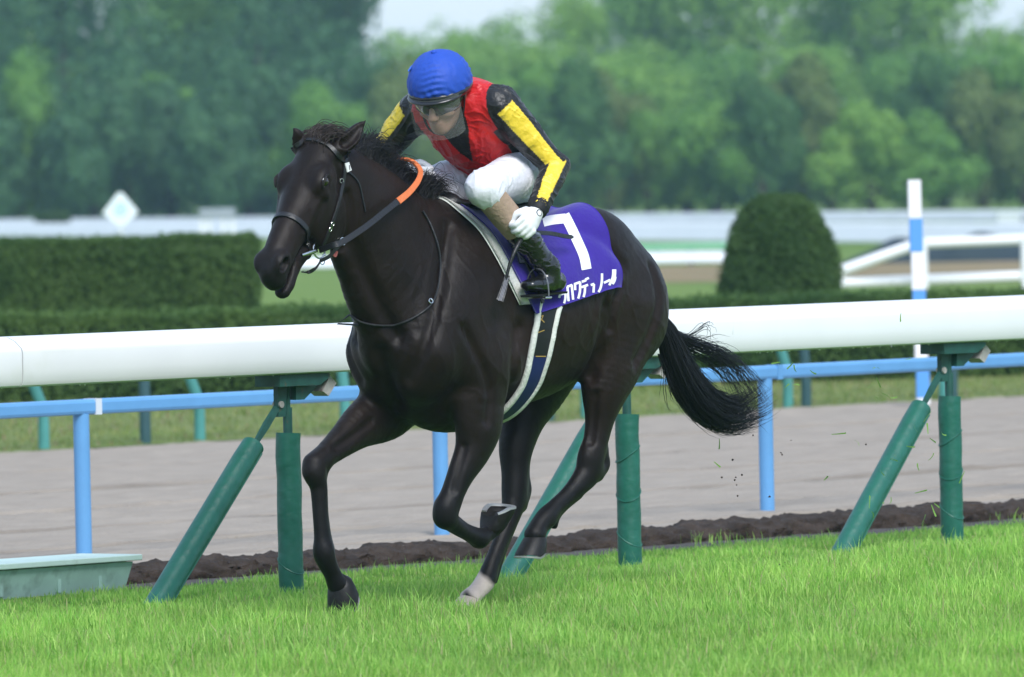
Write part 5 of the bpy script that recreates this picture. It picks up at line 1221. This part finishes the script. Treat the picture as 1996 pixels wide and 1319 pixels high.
# ------------------------------------------------------------------ grass
def grass(name, n, region, hmin, hmax, seed, wid=.0017, m=None, tint=(1, 1, 1)):
    g = np.random.default_rng(seed); P = region(g, n); n = len(P)
    cl = np.sin(P[:, 0]*5.3+np.sin(P[:, 1]*3.1))*np.sin(P[:, 1]*4.7+1.3*np.sin(P[:, 0]*2.7)); hh = (.45+.55*np.clip((-.1-(P-RO)@rn)/.9, 0, 1) if name == 'turf_grass' else 1)*g.uniform(hmin, hmax, n)*(.75+.4*cl)*np.where(g.random(n) < .07, 1.55, 1)
    a = g.uniform(0, 2*math.pi, n); w = wid*g.uniform(.7, 1.5, n); sd_ = np.stack([np.cos(a), np.sin(a), 0*a], 1)*w[:, None]
    b = g.uniform(0, 2*math.pi, n); lean = g.uniform(.05, .6, n)*hh; ld = np.stack([np.cos(b), np.sin(b), 0*b], 1)*lean[:, None]; z = np.stack([0*a, 0*a, hh], 1)
    B = P-np.array([0, 0, .01]); M1 = P+ld*.28+z*.55; T = P+ld+z*np.sqrt(np.clip(1-(lean/hh*.7)**2, .3, 1))[:, None]
    V = np.stack([B-sd_, B+sd_, M1-sd_*.85, M1+sd_*.85, T], 1).reshape(-1, 3); i = np.arange(n)[:, None]*5
    Tr = np.concatenate([i+np.array([[0, 1, 3]]), i+np.array([[0, 3, 2]]), i+np.array([[2, 3, 4]])]).astype(np.int32)
    t = g.random(n)[:, None]; t2 = np.clip(.5+.5*cl+g.normal(0, .2, n), 0, 1)[:, None]
    pt = .5+.5*np.sin(P[:, 0]*1.3+2*np.sin(P[:, 1]*.8))*np.sin(P[:, 1]*.9+1.1*np.sin(P[:, 0]*1.9)); pt = pt[:, None]; base = np.array([.15, .38, .045])*(1-t)+np.array([.40, .59, .14])*t; base = base*(.78+.5*t2)*(1-.22*pt*np.array([0, .1, .3]))*(.88+.24*pt); dry = g.random(n) < .06; base[dry] = np.array([.45, .43, .2]); base = base*np.array(tint)
    c = np.repeat(base, 5, 0)
    return kind(obj(name, V, Tr, m, None, False, c), 'stuff')
M_blade = mat('grass_blade', (0, 0, 0), .45, .35, attr=True, trans=.35)
def reg(g, n):
    y = 24.2+(44-24.2)*g.random(n*2)**1.15; x = (g.random(n*2)*2-1)*(y*.0605+1.2)
    P = np.stack([x, y, 0*x], 1); q = (P-RO)@rn; P = P[(q < .97-.06*g.random(len(P)))]; return P[:n]
grass('turf_grass', 420000, reg, .04, .1, 5, m=M_blade)
def reg2(g, n):
    t = g.uniform(8, 32, n); q = 14.15+9.5*g.random(n); return RO+t[:, None]*rd+q[:, None]*rn
M_blade2 = M_blade
grass('verge_grass', 40000, reg2, .02, .055, 6, wid=.004, m=M_blade2, tint=(.72, .52, .8))
def reg3(g, n):
    t = g.uniform(-2, 9, n); q = 1.15+.1*g.standard_normal(n); k = np.sin(t*3.1)+np.sin(t*7.7) > 1.25; P = RO+t[:, None]*rd+q[:, None]*rn; return P[k]
grass('weed_tufts', 1800, reg3, .03, .07, 9, m=M_blade)
# flying turf and grass thrown up behind the horse
def debris():
    V = []; Fc = []; g = np.random.default_rng(21); cc = []
    def blade(p, ln, w, dirv, curl):
        b = len(V); q = np.cross(dirv, g.standard_normal(3)); q /= np.linalg.norm(q); k = 4
        for i in range(k): pp = p+dirv*ln*(i/(k-1)-.5)+np.cross(dirv, q)*curl*math.sin(i*1.05); wd = w*(1-.6*i/(k-1)); V.append(pp-q*wd); V.append(pp+q*wd)
        for i in range(k-1): Fc.append((b+2*i, b+2*i+1, b+2*i+3, b+2*i+2))
    spots = [(1540, 712), (1550, 718), (1512, 707), (1585, 725), (1534, 752), (1552, 750), (1770, 700), (1708, 718), (1712, 745), (1700, 752), (1730, 775), (1742, 774), (1715, 777), (1635, 845), (1670, 863), (1840, 845), (1785, 835), (1808, 812), (1818, 858), (1740, 890), (1745, 898), (1720, 920), (1790, 910), (1808, 835), (1815, 890), (1695, 978), (1722, 980), (1700, 1003), (1735, 975), (1820, 995), (1826, 985), (1800, 1012), (1830, 1030), (1855, 1040), (1875, 930), (1610, 932), (1885, 1056), (1756, 618), (1402, 865), (1398, 905), (1430, 640), (1775, 870), (1845, 1075), (1862, 1068), (1795, 958)]
    for u, v in spots:
        p = at_depth(u, v, 35.2+g.uniform(-.4, .8)); d = g.standard_normal(3); d /= np.linalg.norm(d); blade(p, g.uniform(.025, .06), .0034, d, g.uniform(0, .008))
    o = kind(obj('flying_grass', V, Fc, mat('cut_grass', (.2, .38, .07), .6, .3, trans=.3), None, False), 'stuff')
    mb = MB()
    for u, v in ((1468, 848), (1522, 882), (1524, 886), (1542, 858), (1407, 930), (1446, 925), (1438, 966), (1432, 935), (1436, 945), (1434, 930), (1428, 896), (1500, 968), (1688, 866), (1520, 1100), (1530, 1096), (1526, 1103), (1538, 1105)):
        p = at_depth(u, v, 35.+g.uniform(-.4, .6)); bm = bmesh.new(); bmesh.ops.create_icosphere(bm, subdivisions=1, radius=g.uniform(.002, .005)); bm.verts.index_update()
        mb.add([p+np.array(w.co)*g.uniform(.6, 1.4, 3) for w in bm.verts], [[w.index for w in f.verts] for f in bm.faces]); bm.free()
    kind(mb.build('flying_soil', M_soil), 'stuff')
debris()
# rain drops hanging under the rail
mb = MB(); g = np.random.default_rng(4)
for t in np.concatenate([g.uniform(1.2, 6.5, 70), g.uniform(-2, 1, 12)]):
    p = cw(t, -.05+.012*g.standard_normal(), zb-.002); bm = bmesh.new(); bmesh.ops.create_icosphere(bm, subdivisions=1, radius=g.uniform(.002, .0038)); bm.verts.index_update()
    mb.add([p+np.array(w.co)*np.array([1, 1, 1.3]) for w in bm.verts], [[w.index for w in f.verts] for f in bm.faces]); bm.free()
kind(mb.build('water_drops', mat('water', (.75, .8, .82), .05, .6), None, True), 'stuff')
# ------------------------------------------------------------------ haze: even pale air round the whole place
mb = MB(); mb.box((-720, -50, -1.1), (720, 1420, 24)); hz_ = kind(mb.build('haze', None), 'stuff')
mh = bpy.data.materials.new('haze_air'); mh.use_nodes = True; t_ = mh.node_tree; t_.nodes.remove(t_.nodes['Principled BSDF']); pv = t_.nodes.new('ShaderNodeVolumePrincipled')
pv.inputs['Color'].default_value = (.5, .77, 1, 1); pv.inputs['Density'].default_value = .00027; pv.inputs['Anisotropy'].default_value = .0
t_.links.new(pv.outputs[0], t_.nodes['Material Output'].inputs['Volume']); hz_.data.materials.append(mh)
